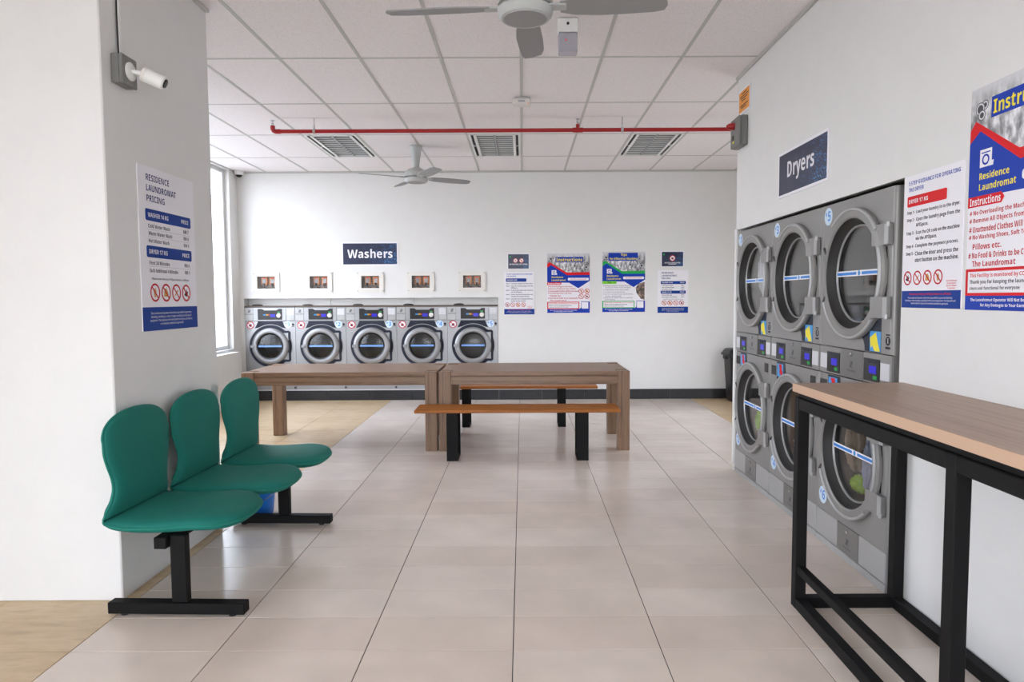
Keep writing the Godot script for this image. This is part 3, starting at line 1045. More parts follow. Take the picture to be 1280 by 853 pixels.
func dryer_door(t: Node3D, cy: float, upper: bool):
	var d := Node3D.new()
	d.name = "door"
	t.add_child(d, true)
	d.position = Vector3(0, cy, 0)
	part(d, "frame", lathe([Vector2(0.345, 0.001), Vector2(0.345, 0.016), Vector2(0.336, 0.024), Vector2(0.298, 0.028), Vector2(0.289, 0.022), Vector2(0.289, 0.001)], 72, "z"), "dryer_grey")
	part(d, "bezel", lathe([Vector2(0.289, 0.018), Vector2(0.287, 0.006), Vector2(0.264, -0.030), Vector2(0.250, -0.036)], 72, "z"), "rubber")
	part(d, "glass_ring", lathe([Vector2(0.258, -0.034), Vector2(0.258, -0.024), Vector2(0.252, -0.022), Vector2(0.249, -0.032)], 72, "z"), "dryer_light")
	part(d, "glass", lathe([Vector2(0.0, -0.036), Vector2(0.25, -0.036), Vector2(0.25, -0.029), Vector2(0.0, -0.029)], 48, "z"), "door_glass")
	# raised rims, in a lighter grey that paints in the arcs of highlight
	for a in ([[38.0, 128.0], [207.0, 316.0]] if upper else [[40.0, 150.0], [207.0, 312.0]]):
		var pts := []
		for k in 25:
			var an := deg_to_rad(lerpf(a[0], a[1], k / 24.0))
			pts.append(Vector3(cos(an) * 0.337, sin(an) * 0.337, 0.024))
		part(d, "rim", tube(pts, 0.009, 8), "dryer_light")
	# hinge arms with their pins, and the bowed grip between them
	for s in [1, -1]:
		var y0 := 0.125 if s > 0 else -0.225
		part(d, "hinge_arm", plate(round_poly(0.225, y0, 0.385, y0 + 0.103, 0.006, 3), 0.004, 0.024), "dryer_grey")
		part(d, "hinge_plate", plate(round_poly(0.350, y0 + 0.004, 0.384, y0 + 0.099, 0.003, 2), 0.024, 0.027), "dryer_light")
		var py := y0 + (0.085 if s > 0 else -0.002)
		part(d, "hinge_pin", lathe([Vector2(0, 0), Vector2(0.009, 0), Vector2(0.009, 0.022), Vector2(0, 0.022)], 12), "dryer_light", Vector3(0.380, py, 0.024))
		part(d, "notch", plate(PackedVector2Array([Vector2(-0.318, s * 0.152), Vector2(-0.285, s * 0.118), Vector2(-0.275, s * 0.128), Vector2(-0.300, s * 0.158)]), 0.022, 0.029), "black_plastic")
	var bow := []
	for k in 15:
		var y := lerpf(-0.118, 0.118, k / 14.0)
		bow.append(Vector3(0.318 - 0.018 * pow(y / 0.118, 2.0), y, 0.026))
	part(d, "grip", tube(bow, 0.008, 8), "dryer_light")
	part(d, "grip_recess", plate(PackedVector2Array([Vector2(0.318, -0.118), Vector2(0.334, -0.118), Vector2(0.345, 0.0), Vector2(0.334, 0.118), Vector2(0.318, 0.118)]), 0.0015, 0.004), "black_plastic")
	# sticker strip across the glass
	var s := part(d, "sticker_strip", plate(rect_poly(-0.246, -0.011, 0.246, 0.019), -0.0285, -0.0277), "print_white")
	part(s, "stripe", plate(rect_poly(-0.246, -0.004, -0.03, 0.011), -0.0277, -0.0272), "badge_blue")
	part(s, "stripe", plate(rect_poly(0.03, -0.004, 0.246, 0.011), -0.0277, -0.0272), "badge_blue")
	part(s, "stripe", plate(circle_poly(Vector2(0, 0.004), 0.0135, 16), -0.0277, -0.0272), "sky_blue_sticker")

func dryer_stack() -> Node3D:
	var t := thing("stacked_dryer", "", "dryer", Vector3.ZERO, -PI / 2, "stacked tumble dryers set into the wall")
	t.set_meta("base_name", "stacked_dryer")
	# casing: open front box, panels in front of it
	var st := start()
	span_box(st, -0.396, -0.380, 0.03, 1.958, -0.95, -0.02)
	span_box(st, 0.380, 0.396, 0.03, 1.958, -0.95, -0.02)
	span_box(st, -0.396, 0.396, 1.945, 1.958, -0.95, -0.02)
	span_box(st, -0.396, 0.396, 0.03, 0.045, -0.95, -0.02)
	span_box(st, -0.396, 0.396, 0.03, 1.958, -0.96, -0.95)
	part(t, "casing", done(st), "dryer_grey")
	for y in [[1.160, 1.957, 1.558], [0.198, 0.998, 0.595]]:
		st = start()
		add_plate_hole(st, -0.376, y[0], 0.376, y[1], Vector2(0, y[2]), 0.288, -0.02, 0.0)
		# turned edges left and right
		for s in [-1, 1]:
			for k in 4:
				var a0 := PI / 2 * k / 4
				var a1 := PI / 2 * (k + 1) / 4
				var p0 := Vector2(0.376 + sin(a0) * 0.02, -0.02 + cos(a0) * 0.02)
				var p1 := Vector2(0.376 + sin(a1) * 0.02, -0.02 + cos(a1) * 0.02)
				oriented(st, [Vector3(s * p0.x, y[0], p0.y), Vector3(s * p1.x, y[0], p1.y), Vector3(s * p1.x, y[1], p1.y), Vector3(s * p0.x, y[1], p0.y)], Vector3(0, (y[0] + y[1]) / 2, -0.3))
		part(t, "front_panel", done(st), "dryer_grey")
		part(t, "drum", lathe([Vector2(0.0, -0.62), Vector2(0.285, -0.62), Vector2(0.285, -0.06), Vector2(0.252, -0.038)], 48, "z"), "drum", Vector3(0, y[2], 0))
	# control band
	part(t, "control_panel", cbox_span(-0.394, -0.125, 1.003, 1.156, -0.02, 0.0, 0.003), "dryer_grey")
	part(t, "control_panel", cbox_span(0.124, 0.394, 1.003, 1.156, -0.02, 0.0, 0.003), "dryer_grey")
	var mid := part(t, "service_flap", cbox_span(-0.122, 0.121, 1.004, 1.155, -0.02, 0.002, 0.002), "dryer_mid")
	part(mid, "lock", lathe([Vector2(0, 0.0), Vector2(0.011, 0.0), Vector2(0.011, 0.006), Vector2(0, 0.008)], 16, "z"), "chrome", Vector3(0, 1.131, 0.002))
	maker_mark(mid, Vector2(0.0, 1.078), 0.032, 0.0022)
	for q in [[-0.288, -0.134, -0.380, -0.296], [0.139, 0.293, 0.298, 0.382]]:
		var sc := part(t, "display", plate(rect_poly(q[0], 1.014, q[1], 1.127), 0.0, 0.004), "black_plastic")
		var cx: float = (q[0] + q[1]) / 2
		part(sc, "screen", plate(rect_poly(cx - 0.022, 1.054, cx + 0.048, 1.092), 0.004, 0.005), "screen_blue")
		part(sc, "start_button", plate(round_poly(cx + 0.020, 1.026, cx + 0.056, 1.044, 0.006, 3), 0.004, 0.006), "led_green")
		part(sc, "brow", plate(PackedVector2Array([Vector2(cx - 0.045, 1.122), Vector2(cx - 0.025, 1.104), Vector2(cx + 0.045, 1.104), Vector2(cx + 0.065, 1.122)]), 0.004, 0.0046), "navy")
		part(t, "paper_label", plate(rect_poly(q[2], 1.030, q[3], 1.114), 0.0, 0.0012), "sticker_white")
	# kick panels and plinth
	part(t, "kick_panel", cbox_span(-0.394, -0.122, 0.042, 0.194, -0.02, 0.0, 0.003), "dryer_light")
	part(t, "kick_panel", cbox_span(0.124, 0.394, 0.042, 0.194, -0.02, 0.0, 0.003), "dryer_light")
	var kf := part(t, "service_flap", cbox_span(-0.120, 0.122, 0.042, 0.194, -0.02, 0.001, 0.002), "dryer_mid")
	part(kf, "lock", lathe([Vector2(0, 0.0), Vector2(0.011, 0.0), Vector2(0.011, 0.006), Vector2(0, 0.008)], 16, "z"), "chrome", Vector3(0, 0.168, 0.001))
	maker_mark(kf, Vector2(0.0, 0.112), 0.032, 0.0012)
	part(t, "plinth", cbox_span(-0.396, 0.396, 0.0, 0.038, -0.02, 0.002, 0.003), "dryer_light")
	# printed corners and stickers
	var nv := part(t, "printed_corner", plate(PackedVector2Array([Vector2(0.138, 1.162), Vector2(0.297, 1.162), Vector2(0.297, 1.345), Vector2(0.22, 1.30), Vector2(0.10, 1.236), Vector2(0.122, 1.215), Vector2(0.135, 1.190)]), 0.0, 0.0008), "navy")
	var ar := part(nv, "arrow_sticker", plate(rect_poly(0.188, 1.165, 0.295, 1.266), 0.0008, 0.0012), "sky_blue_sticker")
	part(ar, "arrow", plate(PackedVector2Array([Vector2(0.235, 1.167), Vector2(0.290, 1.167), Vector2(0.268, 1.210), Vector2(0.248, 1.262), Vector2(0.190, 1.232), Vector2(0.200, 1.180), Vector2(0.215, 1.195)]), 0.0012, 0.0015), "print_yellow")
	var wi := part(t, "warning_symbol", plate(rect_poly(0.338, 1.185, 0.382, 1.196), 0.0, 0.0006), "print_black")
	part(wi, "symbol", plate(circle_poly(Vector2(0.36, 1.224), 0.022, 16), 0.0, 0.0006), "print_black")
	part(wi, "symbol", plate(rect_poly(0.341, 1.250, 0.379, 1.257), 0.0, 0.0006), "print_black")
	part(wi, "symbol_center", plate(rect_poly(0.356, 1.212, 0.364, 1.238), 0.0006, 0.0008), "dryer_light")
	nv = part(t, "printed_corner", plate(PackedVector2Array([Vector2(-0.275, 0.80), Vector2(-0.20, 0.87), Vector2(-0.10, 0.920), Vector2(-0.118, 0.945), Vector2(-0.128, 0.996), Vector2(-0.275, 0.996)]), 0.0, 0.0008), "navy")
	ar = part(nv, "arrow_sticker", plate(rect_poly(-0.268, 0.895, -0.160, 0.984), 0.0008, 0.0012), "sky_blue_sticker")
	part(ar, "arrow", plate(PackedVector2Array([Vector2(-0.240, 0.980), Vector2(-0.190, 0.980), Vector2(-0.185, 0.940), Vector2(-0.165, 0.930), Vector2(-0.200, 0.898), Vector2(-0.230, 0.930), Vector2(-0.222, 0.945)]), 0.0012, 0.0015), "print_red")
	for x in [[-0.377, -0.290], [0.279, 0.351]]:
		part(t, "vent", plate(round_poly(x[0], 0.899, x[1], 0.963, 0.004, 2), 0.0, 0.002), "rubber")
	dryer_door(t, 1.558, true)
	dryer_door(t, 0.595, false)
	return t

func build_dryers():
	var labels := ["grey stacked tumble dryer numbered 1 at the free end of the wall", "grey stacked tumble dryer numbered 3 and 4, middle one of three", "grey stacked tumble dryer numbered 5 and 6 beside the counter table"]
	var first := dryer_stack()
	for i in 3:
		var at := Vector3(1.748, 0, -5.262 + 0.797 * i)
		var t: Node3D
		if i == 0:
			t = first
			t.position = at
			t.set_meta("label", labels[0])
		else:
			t = copy_of(first, labels[i], at)
	var all := [first, get_node("stacked_dryer_001"), get_node("stacked_dryer_002")]
	for i in 3:
		number_badge(all[i], Vector2(-0.318, 1.893), 0.05, 0.0, str(i * 2 + 1))
		number_badge(all[i], Vector2(-0.312, 0.285), 0.05, 0.0, str(i * 2 + 2))
	# laundry in the drums
	garment("white crumpled plastic bag behind the upper glass of dryer 1", "laundry bag", srgb8(220, 222, 230), Vector3(1.85, 1.62, -5.27), Vector3(0.055, 0.19, 0.14), 3)
	garment("bright green cloth in the lower drum of dryer 2", "laundry", srgb8(150, 205, 50), Vector3(1.86, 0.47, -5.28), Vector3(0.065, 0.13, 0.14), 5)
	garment("grey striped cloth in the lower drum of dryer 4", "laundry", srgb8(195, 195, 200), Vector3(1.86, 0.46, -4.50), Vector3(0.065, 0.14, 0.15), 8)
	garment("brown shirt pressed against the glass of dryer 6", "laundry", srgb8(165, 148, 128), Vector3(1.85, 0.61, -3.80), Vector3(0.06, 0.155, 0.085), 11)
	garment("lime green cloth at the bottom of dryer 6", "laundry", srgb8(160, 200, 60), Vector3(1.85, 0.41, -3.74), Vector3(0.055, 0.055, 0.085), 13)
	garment("grey-blue trousers hanging in dryer 6", "laundry", srgb8(170, 178, 198), Vector3(1.85, 0.53, -3.615), Vector3(0.06, 0.19, 0.06), 17)
	garment("white cloth at the top of the load in dryer 6", "laundry", srgb8(230, 232, 240), Vector3(1.85, 0.80, -3.745), Vector3(0.055, 0.045, 0.09), 19)

func garment(label: String, cat: String, c: Color, at: Vector3, s: Vector3, seed_: int):
	var called := "laundry_bag" if cat == "laundry bag" else "garment"
	var t := MeshInstance3D.new()
	t.name = numbered(called)
	add_child(t)
	t.position = at
	t.set_meta("label", label)
	t.set_meta("category", cat)
	var n := noise_of(seed_, 2.4, 3)
	var st := start(0)
	var nu := 40
	var nv := 26
	var P := func(i: int, j: int) -> Vector3:
		var a := TAU * (i % nu) / nu
		var b := PI * j / nv
		var d := Vector3(sin(b) * cos(a), cos(b), sin(b) * sin(a))
		var f := 1.0 - absf(n.get_noise_3d(d.x * 1.6, d.y * 0.8, d.z * 1.6)) * 0.9 + 0.08 * n.get_noise_3d(d.x * 5, d.y * 2, d.z * 5)
		return d * f * s
	for j in nv:
		for i in nu:
			var a: Vector3 = P.call(i, j)
			var b: Vector3 = P.call(i + 1, j)
			var cc: Vector3 = P.call(i + 1, j + 1)
			var dd: Vector3 = P.call(i, j + 1)
			if j > 0: oriented(st, [a, b, cc], Vector3.ZERO)
			if j < nv - 1: oriented(st, [a, cc, dd], Vector3.ZERO)
	t.mesh = done(st)
	t.material_override = plain("cloth_%d" % seed_, c, 0.85)

func washer() -> Node3D:
	var t := thing("washing_machine", "", "washer", Vector3.ZERO, 0.0, "front-loading washers in the alcove")
	t.set_meta("base_name", "washing_machine")
	var W := 0.356
	var C := Vector2(0.005, 0.62)
	var st := start()
	span_box(st, -W, -W + 0.012, 0.0, 1.165, -0.62, -0.012)
	span_box(st, W - 0.012, W, 0.0, 1.165, -0.62, -0.012)
	span_box(st, -W, W, 0.0, 1.165, -0.63, -0.62)
	span_box(st, -W, W, 0.0, 0.012, -0.62, -0.012)
	part(t, "casing", done(st), "washer_steel")
	st = start()
	add_plate_hole(st, -W + 0.001, 0.0, W - 0.001, 0.974, C, 0.245, -0.012, 0.0)
	part(t, "front_panel", done(st), "washer_steel")
	part(t, "lid", cbox_span(-W, W, 1.166, 1.19, -0.63, 0.004, 0.003), "brown_trim")
	part(t, "vent_cap", lathe([Vector2(0.075, 0.0), Vector2(0.07, 0.012), Vector2(0.04, 0.02), Vector2(0, 0.022)], 24), "rubber", Vector3(-0.2, 1.19, -0.078))
	# control panel
	part(t, "control_panel", cbox_span(-W + 0.001, -0.235, 0.979, 1.165, -0.012, 0.003, 0.002), "dryer_light")
	var cp := part(t, "control_panel", cbox_span(-0.233, 0.228, 0.979, 1.165, -0.012, 0.004, 0.002), "washer_steel")
	var dr := part(t, "detergent_drawer", cbox_span(0.230, W - 0.001, 0.979, 1.165, -0.012, 0.003, 0.002), "washer_steel")
	part(dr, "paper_label", plate(rect_poly(0.238, 1.058, 0.336, 1.148), 0.003, 0.0038), "sticker_white")
	part(dr, "drawer_pull", plate(rect_poly(0.245, 0.990, 0.338, 1.050), 0.003, 0.008), "dryer_light")
	maker_mark(t, Vector2(-0.288, 1.115), 0.04, 0.0032)
	part(cp, "display_surround", plate(PackedVector2Array([Vector2(-0.167, 0.994), Vector2(0.175, 0.994), Vector2(0.175, 1.146), Vector2(0.130, 1.146), Vector2(0.100, 1.126), Vector2(-0.075, 1.126), Vector2(-0.105, 1.146), Vector2(-0.167, 1.146)]), 0.004, 0.008), "black_plastic")
	for q in [[-0.090, -0.050, "led_cyan"], [-0.050, -0.018, "led_yellow"], [-0.018, 0.005, "led_orange_red"]]:
		part(cp, "program_key", plate(rect_poly(q[0], 1.052, q[1], 1.073), 0.008, 0.010), q[2])
	part(cp, "screen", plate(rect_poly(0.011, 1.030, 0.081, 1.073), 0.008, 0.009), "screen_blue")
	part(cp, "dial", lathe([Vector2(0.033, 0.0), Vector2(0.031, 0.014), Vector2(0.026, 0.018), Vector2(0, 0.018)], 24, "z"), "cream_plastic", Vector3(0.132, 1.053, 0.008))
	part(cp, "start_key", plate(rect_poly(0.112, 1.090, 0.150, 1.108), 0.008, 0.010), "led_green")
	# navy print around the door with the square hinge bay on the right
	part(t, "door_surround", plate(PackedVector2Array([Vector2(-0.168, 0.972), Vector2(0.178, 0.972), Vector2(0.192, 0.93), Vector2(0.225, 0.872), Vector2(0.0, 0.92), Vector2(-0.215, 0.872), Vector2(-0.185, 0.93)]), 0.0, 0.0015), "navy")
	st = start()
	add_lathe(st, [Vector2(0.300, 0.0), Vector2(0.300, 0.002), Vector2(0.245, 0.002), Vector2(0.245, -0.012)], 72, Vector3(C.x, C.y, 0), "z")
	part(t, "door_surround", done(st), "navy")
	st = start()
	add_plate(st, PackedVector2Array([Vector2(0.15, 0.838), Vector2(0.266, 0.838), Vector2(0.288, 0.818), Vector2(0.288, 0.418), Vector2(0.266, 0.398), Vector2(0.15, 0.398), Vector2(0.15, 0.428), Vector2(0.250, 0.428), Vector2(0.256, 0.436), Vector2(0.256, 0.800), Vector2(0.250, 0.808), Vector2(0.15, 0.808)]), 0.0022, 0.0045)
	part(t, "hinge_bay", done(st), "navy")
	part(t, "door_outline", plate_ring(C, 0.300, 0.309, 0.0, 0.004, 72), "door_silver")
	for y in [[0.70, 0.805], [0.432, 0.53]]:
		part(t, "hinge_plate", plate(rect_poly(0.18, y[0], 0.255, y[1]), 0.0022, 0.012), "washer_steel")
	part(t, "hinge", cbox_span(0.238, 0.276, 0.53, 0.70, 0.0046, 0.03, 0.004), "black_plastic")
	# door
	var d := Node3D.new()
	d.name = "door"
	t.add_child(d, true)
	d.position = Vector3(C.x, C.y, 0)
	part(d, "frame", lathe([Vector2(0.258, 0.004), Vector2(0.258, 0.030), Vector2(0.248, 0.044), Vector2(0.222, 0.054), Vector2(0.196, 0.048), Vector2(0.186, 0.036), Vector2(0.184, 0.010)], 72, "z"), "door_silver")
	part(d, "gasket", lathe([Vector2(0.185, 0.030), Vector2(0.168, 0.022), Vector2(0.166, 0.0)], 64, "z"), "black_plastic")
	part(d, "glass", lathe([Vector2(0.168, 0.014), Vector2(0.13, 0.024), Vector2(0.07, 0.031), Vector2(0.0, 0.033)], 48, "z"), "washer_glass")
	part(d, "handle", cbox_span(-0.268, -0.214, -0.022, 0.020, 0.036, 0.066, 0.008), "door_silver")
	part(d, "strip", plate(rect_poly(-0.163, -0.011, 0.163, 0.014), 0.034, 0.0346), "pale_strip")
	part(t, "drum", lathe([Vector2(0.0, -0.42), Vector2(0.24, -0.42), Vector2(0.24, -0.06), Vector2(0.19, -0.02), Vector2(0.18, 0.005)], 48, "z"), "drum", Vector3(C.x, C.y, 0))
	# feet line
	part(t, "bolt", lathe([Vector2(0.014, 0.0), Vector2(0.014, 0.006), Vector2(0, 0.008)], 12, "z"), "black_plastic", Vector3(W - 0.02, 0.03, 0.0))
	no_sign(t, Vector2(-0.276, 0.918), 0.053, 0.001, "spill")
	var ic := part(t, "symbol", plate(circle_poly(Vector2(0.325, 0.925), 0.017, 14), 0.0, 0.0008), "print_black")
	part(ic, "symbol_bar", plate(rect_poly(0.308, 0.895, 0.342, 0.903), 0.0, 0.0008), "print_black")
	return t

func build_washers():
	var first := washer()
	var where := ["beside the tall window", "second from the tall window", "in the middle of five", "second from the poster wall", "beside the plain wall with the posters"]
	for i in 5:
		var x := -3.562 + 0.7145 * i
		var label := "silver washer with round door and number %d badge, %s" % [i + 1, where[i]]
		var t: Node3D
		if i == 0:
			t = first
			t.position = Vector3(x, 0.155, ZB + 0.002)
			t.set_meta("label", label)
		else:
			t = copy_of(first, label, Vector3(x, 0.155, ZB + 0.002))
	for i in 5:
		var t: Node3D = get_node("washing_machine" if i == 0 else "washing_machine_%03d" % i)
		number_badge(t, Vector2(0.250, 0.925), 0.052, 0.0005, str(i + 1))

# ================================================================= signs
func sign_board(called: String, label: String, w: float, h: float, at: Vector3, turn: float, face := "print_white", group := "") -> Node3D:
	var t := thing(called, label, "sign", at, turn, group)
	part(t, "board", plate(rect_poly(-w / 2, -h / 2, w / 2, h / 2), 0.0005, 0.006, true), face)
	return t

func name_board(label: String, text: String, w: float, h: float, at: Vector3, turn: float, tx: float, tw: float, th: float):
	var t := sign_board("name_board", label, w, h, at, turn)
	var b := 0.018
	part(t, "print", plate(rect_poly(-w / 2 + b, -h / 2 + b, w / 2 - b, h / 2 - b), 0.006, 0.0066, true), "board_print")
	lettering(t, text, -w / 2 + tx * w, th / 2 + 0.004, tw * w, th, 0.0072, "print_white", 0.5)

func pricing_poster(label: String, w: float, h: float, at: Vector3, turn: float):
	var t := sign_board("pricing_poster", label, w, h, at, turn)
	var X := func(f: float) -> float: return (f - 0.5) * w
	var Y := func(f: float) -> float: return (0.5 - f) * h
	var fz := w < 0.5
	lettering(t, "RESIDENCE\nLAUNDROMAT\nPRICING", X.call(0.13), Y.call(0.045), w * 0.62, h * 0.165, 0.0066, "print_dark_blue", 0.0, true, fz)
	for q in [[0.255, "WASHER 14 KG"], [0.478, "DRYER 17 KG"]]:
		var b := part(t, "heading_bar", plate(round_poly(X.call(0.1), Y.call(q[0] + 0.072), X.call(0.92), Y.call(q[0]), 0.012 * w / 0.59, 4), 0.006, 0.0066), "print_blue")
		lettering(b, q[1], X.call(0.14), Y.call(q[0] + 0.022), w * 0.35, h * 0.027, 0.0072, "print_white", 0.0, true, fz)
		lettering(b, "PRICE", X.call(0.70), Y.call(q[0] + 0.022), w * 0.17, h * 0.026, 0.0072, "print_white", 1.0, true, fz)
	var k := 0
	for q in [[0.345, "Cold Water Wash", "RM 7"], [0.390, "Warm Water Wash", "RM 8"], [0.435, "Hot Water Wash", "RM 9"], [0.570, "First 24 Minutes", "RM 6"], [0.617, "Each Additional 4 Minutes", "RM 1"]]:
		lettering(t, q[1], X.call(0.14), Y.call(q[0]), w * 0.5, h * 0.024, 0.0066, "print_black", 0.0, true, true)
		lettering(t, q[2], X.call(0.70), Y.call(q[0]), w * 0.17, h * 0.022, 0.0066, "print_black", 1.0, true, true)
		if k != 2 and k != 4:
			part(t, "rule", plate(rect_poly(X.call(0.13), Y.call(q[0] + 0.0345), X.call(0.9), Y.call(q[0] + 0.033)), 0.006, 0.0064), "print_grey")
		k += 1
	lettering(t, "Please ensure that your APISpace balance is sufficient.", X.call(0.14), Y.call(0.672), w * 0.74, h * 0.018, 0.0066, "print_black", 0.5, true, true)
	var marks := ["match", "food", "cigarette", "spill"]
	for i in 4:
		no_sign(t, Vector2(X.call(0.215 + 0.19 * i), Y.call(0.765)), w * 0.082, 0.006, marks[i])
	var fb := part(t, "footer_band", plate(rect_poly(-w / 2, -h / 2, w / 2, Y.call(0.855)), 0.006, 0.0066), "print_blue")
	lettering(fb, "The Laundromat Operator will not be responsible for garments\nbleeding, shrinking, or other changes resulting from the use of\nequipment. The Operator will not be liable for any loss of buttons\nor ornaments attached to garments.", X.call(0.1), Y.call(0.885), w * 0.8, h * 0.085, 0.0072, "print_white", 0.5, false, true)

func steps_poster(label: String, w: float, h: float, at: Vector3, turn: float, machine: String, bar: String, kg: String, steps: Array):
	var t := sign_board("guidance_poster", label, w, h, at, turn)
	var X := func(f: float) -> float: return (f - 0.5) * w
	var Y := func(f: float) -> float: return (0.5 - f) * h
	lettering(t, "5 STEP GUIDANCE FOR OPERATING\nTHE " + machine, X.call(0.08), Y.call(0.042), w * 0.86, h * 0.078, 0.0066, "print_royal", 0.0, true, true)
	var b := part(t, "heading_bar", plate(round_poly(X.call(0.06), Y.call(0.235), X.call(0.74), Y.call(0.155), 0.008, 4), 0.006, 0.0066), bar)
	lettering(b, machine + " " + kg, X.call(0.09), Y.call(0.18), w * 0.34, h * 0.03, 0.0072, "print_white", 0.0, true, true)
	var y := 0.262
	var i := 1
	for s in steps:
		var lines: int = s.split("\n").size()
		lettering(t, "Step %d -" % i, X.call(0.06), Y.call(y + 0.004), w * 0.15, h * 0.031, 0.0066, "print_black", 0.0, true, true)
		lettering(t, s, X.call(0.23), Y.call(y + 0.002), w * 0.72, h * (0.034 if lines == 1 else 0.080), 0.0066, "print_black", 0.0, true, true)
		y += 0.056 if lines == 1 else 0.100
		i += 1
	var marks := ["spill", "cigarette", "food", "match"]
	for k in 4:
		no_sign(t, Vector2(X.call(0.105 + 0.178 * k), Y.call(0.775)), w * 0.074, 0.006, marks[k])
	lettering(t, "Scan this QR code\nto learn how to\nuse the APISpace\nfor payment", X.call(0.76), Y.call(0.80), w * 0.19, h * 0.065, 0.0066, "print_red", 0.5, true, true)
	var fb := part(t, "footer_band", plate(rect_poly(-w / 2, -h / 2, w / 2, Y.call(0.872)), 0.006, 0.0066), "print_blue")
	lettering(fb, "Please ensure that your APISpace balance is sufficient.", X.call(0.12), Y.call(0.888), w * 0.76, h * 0.020, 0.0072, "print_red", 0.5, true, true)
	lettering(fb, "The Laundromat Operator will not be responsible for garments bleeding,\nshrinking or other changes resulting from the use of equipment. The Operator will\nnot be liable for any loss of ornaments attached to garments.", X.call(0.06), Y.call(0.918), w * 0.88, h * 0.058, 0.0072, "print_white", 0.5, false, true)

func notice_poster(label: String, w: float, h: float, at: Vector3, turn: float, tips: bool):
	var t := sign_board("notice_poster", label, w, h, at, turn)
	var P := func(pts: Array) -> PackedVector2Array:
		var o := PackedVector2Array()
		for q in pts:
			o.append(Vector2((q[0] - 0.5) * w, (0.5 - q[1]) * h))
		return o
	var X := func(f: float) -> float: return (f - 0.5) * w
	var Y := func(f: float) -> float: return (0.5 - f) * h
	var accent := "print_green" if tips else "print_red"
	part(t, "hall_picture", plate(P.call([[0, 0], [1, 0], [1, 0.34], [0, 0.34]]), 0.006, 0.0063, true), "hall_print")
	part(t, "chevron", plate(P.call([[0, 0.183], [0.053, 0.145], [0.454, 0.32], [1, 0.317], [1, 0.40], [0, 0.40]]), 0.0063, 0.0067), accent)
	var blue := part(t, "blue_field", plate(P.call([[0, 0.241], [0.098, 0.195], [0.463, 0.366], [1, 0.363], [1, 0.463], [0.73, 0.587], [0.516, 0.494], [0, 0.488]]), 0.0063, 0.0071), "print_royal")
	# white washing machine symbol
	var ic := part(blue, "machine_symbol", plate(P.call([[0.105, 0.282], [0.215, 0.282], [0.215, 0.36], [0.105, 0.36]]), 0.0071, 0.0075), "print_white")
	part(ic, "door", plate_ring(Vector2(X.call(0.16), Y.call(0.328)), w * 0.022, w * 0.034, 0.0075, 0.0079, 20), "print_royal")
	part(ic, "line", plate(P.call([[0.118, 0.294], [0.202, 0.294], [0.202, 0.299], [0.118, 0.299]]), 0.0075, 0.0079), "print_royal")
	part(ic, "basket", plate(P.call([[0.185, 0.338], [0.235, 0.338], [0.230, 0.36], [0.190, 0.36]]), 0.0075, 0.0079), "print_white")
	lettering(blue, "Residence\nLaundromat", X.call(0.105), Y.call(0.383), w * 0.34, h * 0.080, 0.0076, "print_yellow", 0.0, true, w < 0.599)
	var pill := part(blue, "payment_pill", plate(round_poly(X.call(0.485), Y.call(0.455), X.call(0.975), Y.call(0.412), w * 0.02, 4), 0.0071, 0.0075), "print_white")
	lettering(pill, "Only API Cards Accepted", X.call(0.51), Y.call(0.423), w * 0.44, h * 0.023, 0.008, "print_red", 0.5, true, true)
	if tips:
		var tb := part(t, "title_box", plate(P.call([[0.14, 0.018], [0.83, 0.018], [0.83, 0.148], [0.14, 0.148]]), 0.0063, 0.0070), "print_royal")
		lettering(tb, "Tips", X.call(0.3), Y.call(0.025), w * 0.4, h * 0.058, 0.0076, "print_yellow", 0.5)
		lettering(tb, "for Effective Washing", X.call(0.17), Y.call(0.095), w * 0.65, h * 0.050, 0.0076, "print_yellow", 0.5)
	else:
		var tb := part(t, "title_box", plate(P.call([[0.196, 0.062], [0.845, 0.062], [0.845, 0.152], [0.196, 0.152]]), 0.0063, 0.0070), "print_royal")
		lettering(tb, "Instructions", X.call(0.215), Y.call(0.075), w * 0.61, h * 0.064, 0.0076, "print_yellow", 0.5)
	var tag := part(t, "heading_tag", plate(P.call([[0, 0.485], [0.315, 0.485], [0.34, 0.508], [0.315, 0.532], [0, 0.532]]), 0.0063, 0.0073), "print_lime" if tips else "print_red")
	lettering(tag, "Tips" if tips else "Instructions", X.call(0.02), Y.call(0.490), w * 0.29, h * 0.036, 0.0078, "print_black" if tips else "print_white", 0.5, true)
	var lines := []
	if tips:
		lines = [[0.550, "# Follow Garment Instructions for"], [0.583, "   Temperature, Wash Cycles & Detergents"], [0.620, "# Always Add Extra Cleaning Detergents"], [0.657, "# Pre-Treat Stains Before Washing"], [0.692, "# Sort Your Laundry by Separating The Whites,"], [0.724, "   Colours, and Delicates"], [0.752, "# Remove Dirt, Mud, Sand or Loose Soil"], [0.782, "   Before Washing"]]
	else:
		lines = [[0.548, "# No Overloading the Machines"], [0.583, "# Remove All Objects from Clothes"], [0.620, "# Unattended Clothes Will be Removed"], [0.658, "# No Washing Shoes, Soft Toys,"], [0.698, "   Pillows etc."], [0.738, "# No Food & Drinks to be Consumed in"], [0.776, "   The Laundromat"]]
	for q in lines:
		var s: String = q[1]
		var ind := s.begins_with(" ")
		lettering(t, s.strip_edges(), X.call(0.06 if ind else 0.02), Y.call(q[0]), w * (0.70 if tips else 0.72), h * (0.024 if tips else 0.027), 0.0066, "print_black" if tips else "print_deep_red", 0.0, not tips, true)
	part(t, "footer_band", plate(P.call([[0, 0.93], [0.77, 0.93], [0.80, 0.905], [0.80, 0.81], [1, 0.81], [1, 1], [0, 1]]), 0.006, 0.0063), "print_royal")
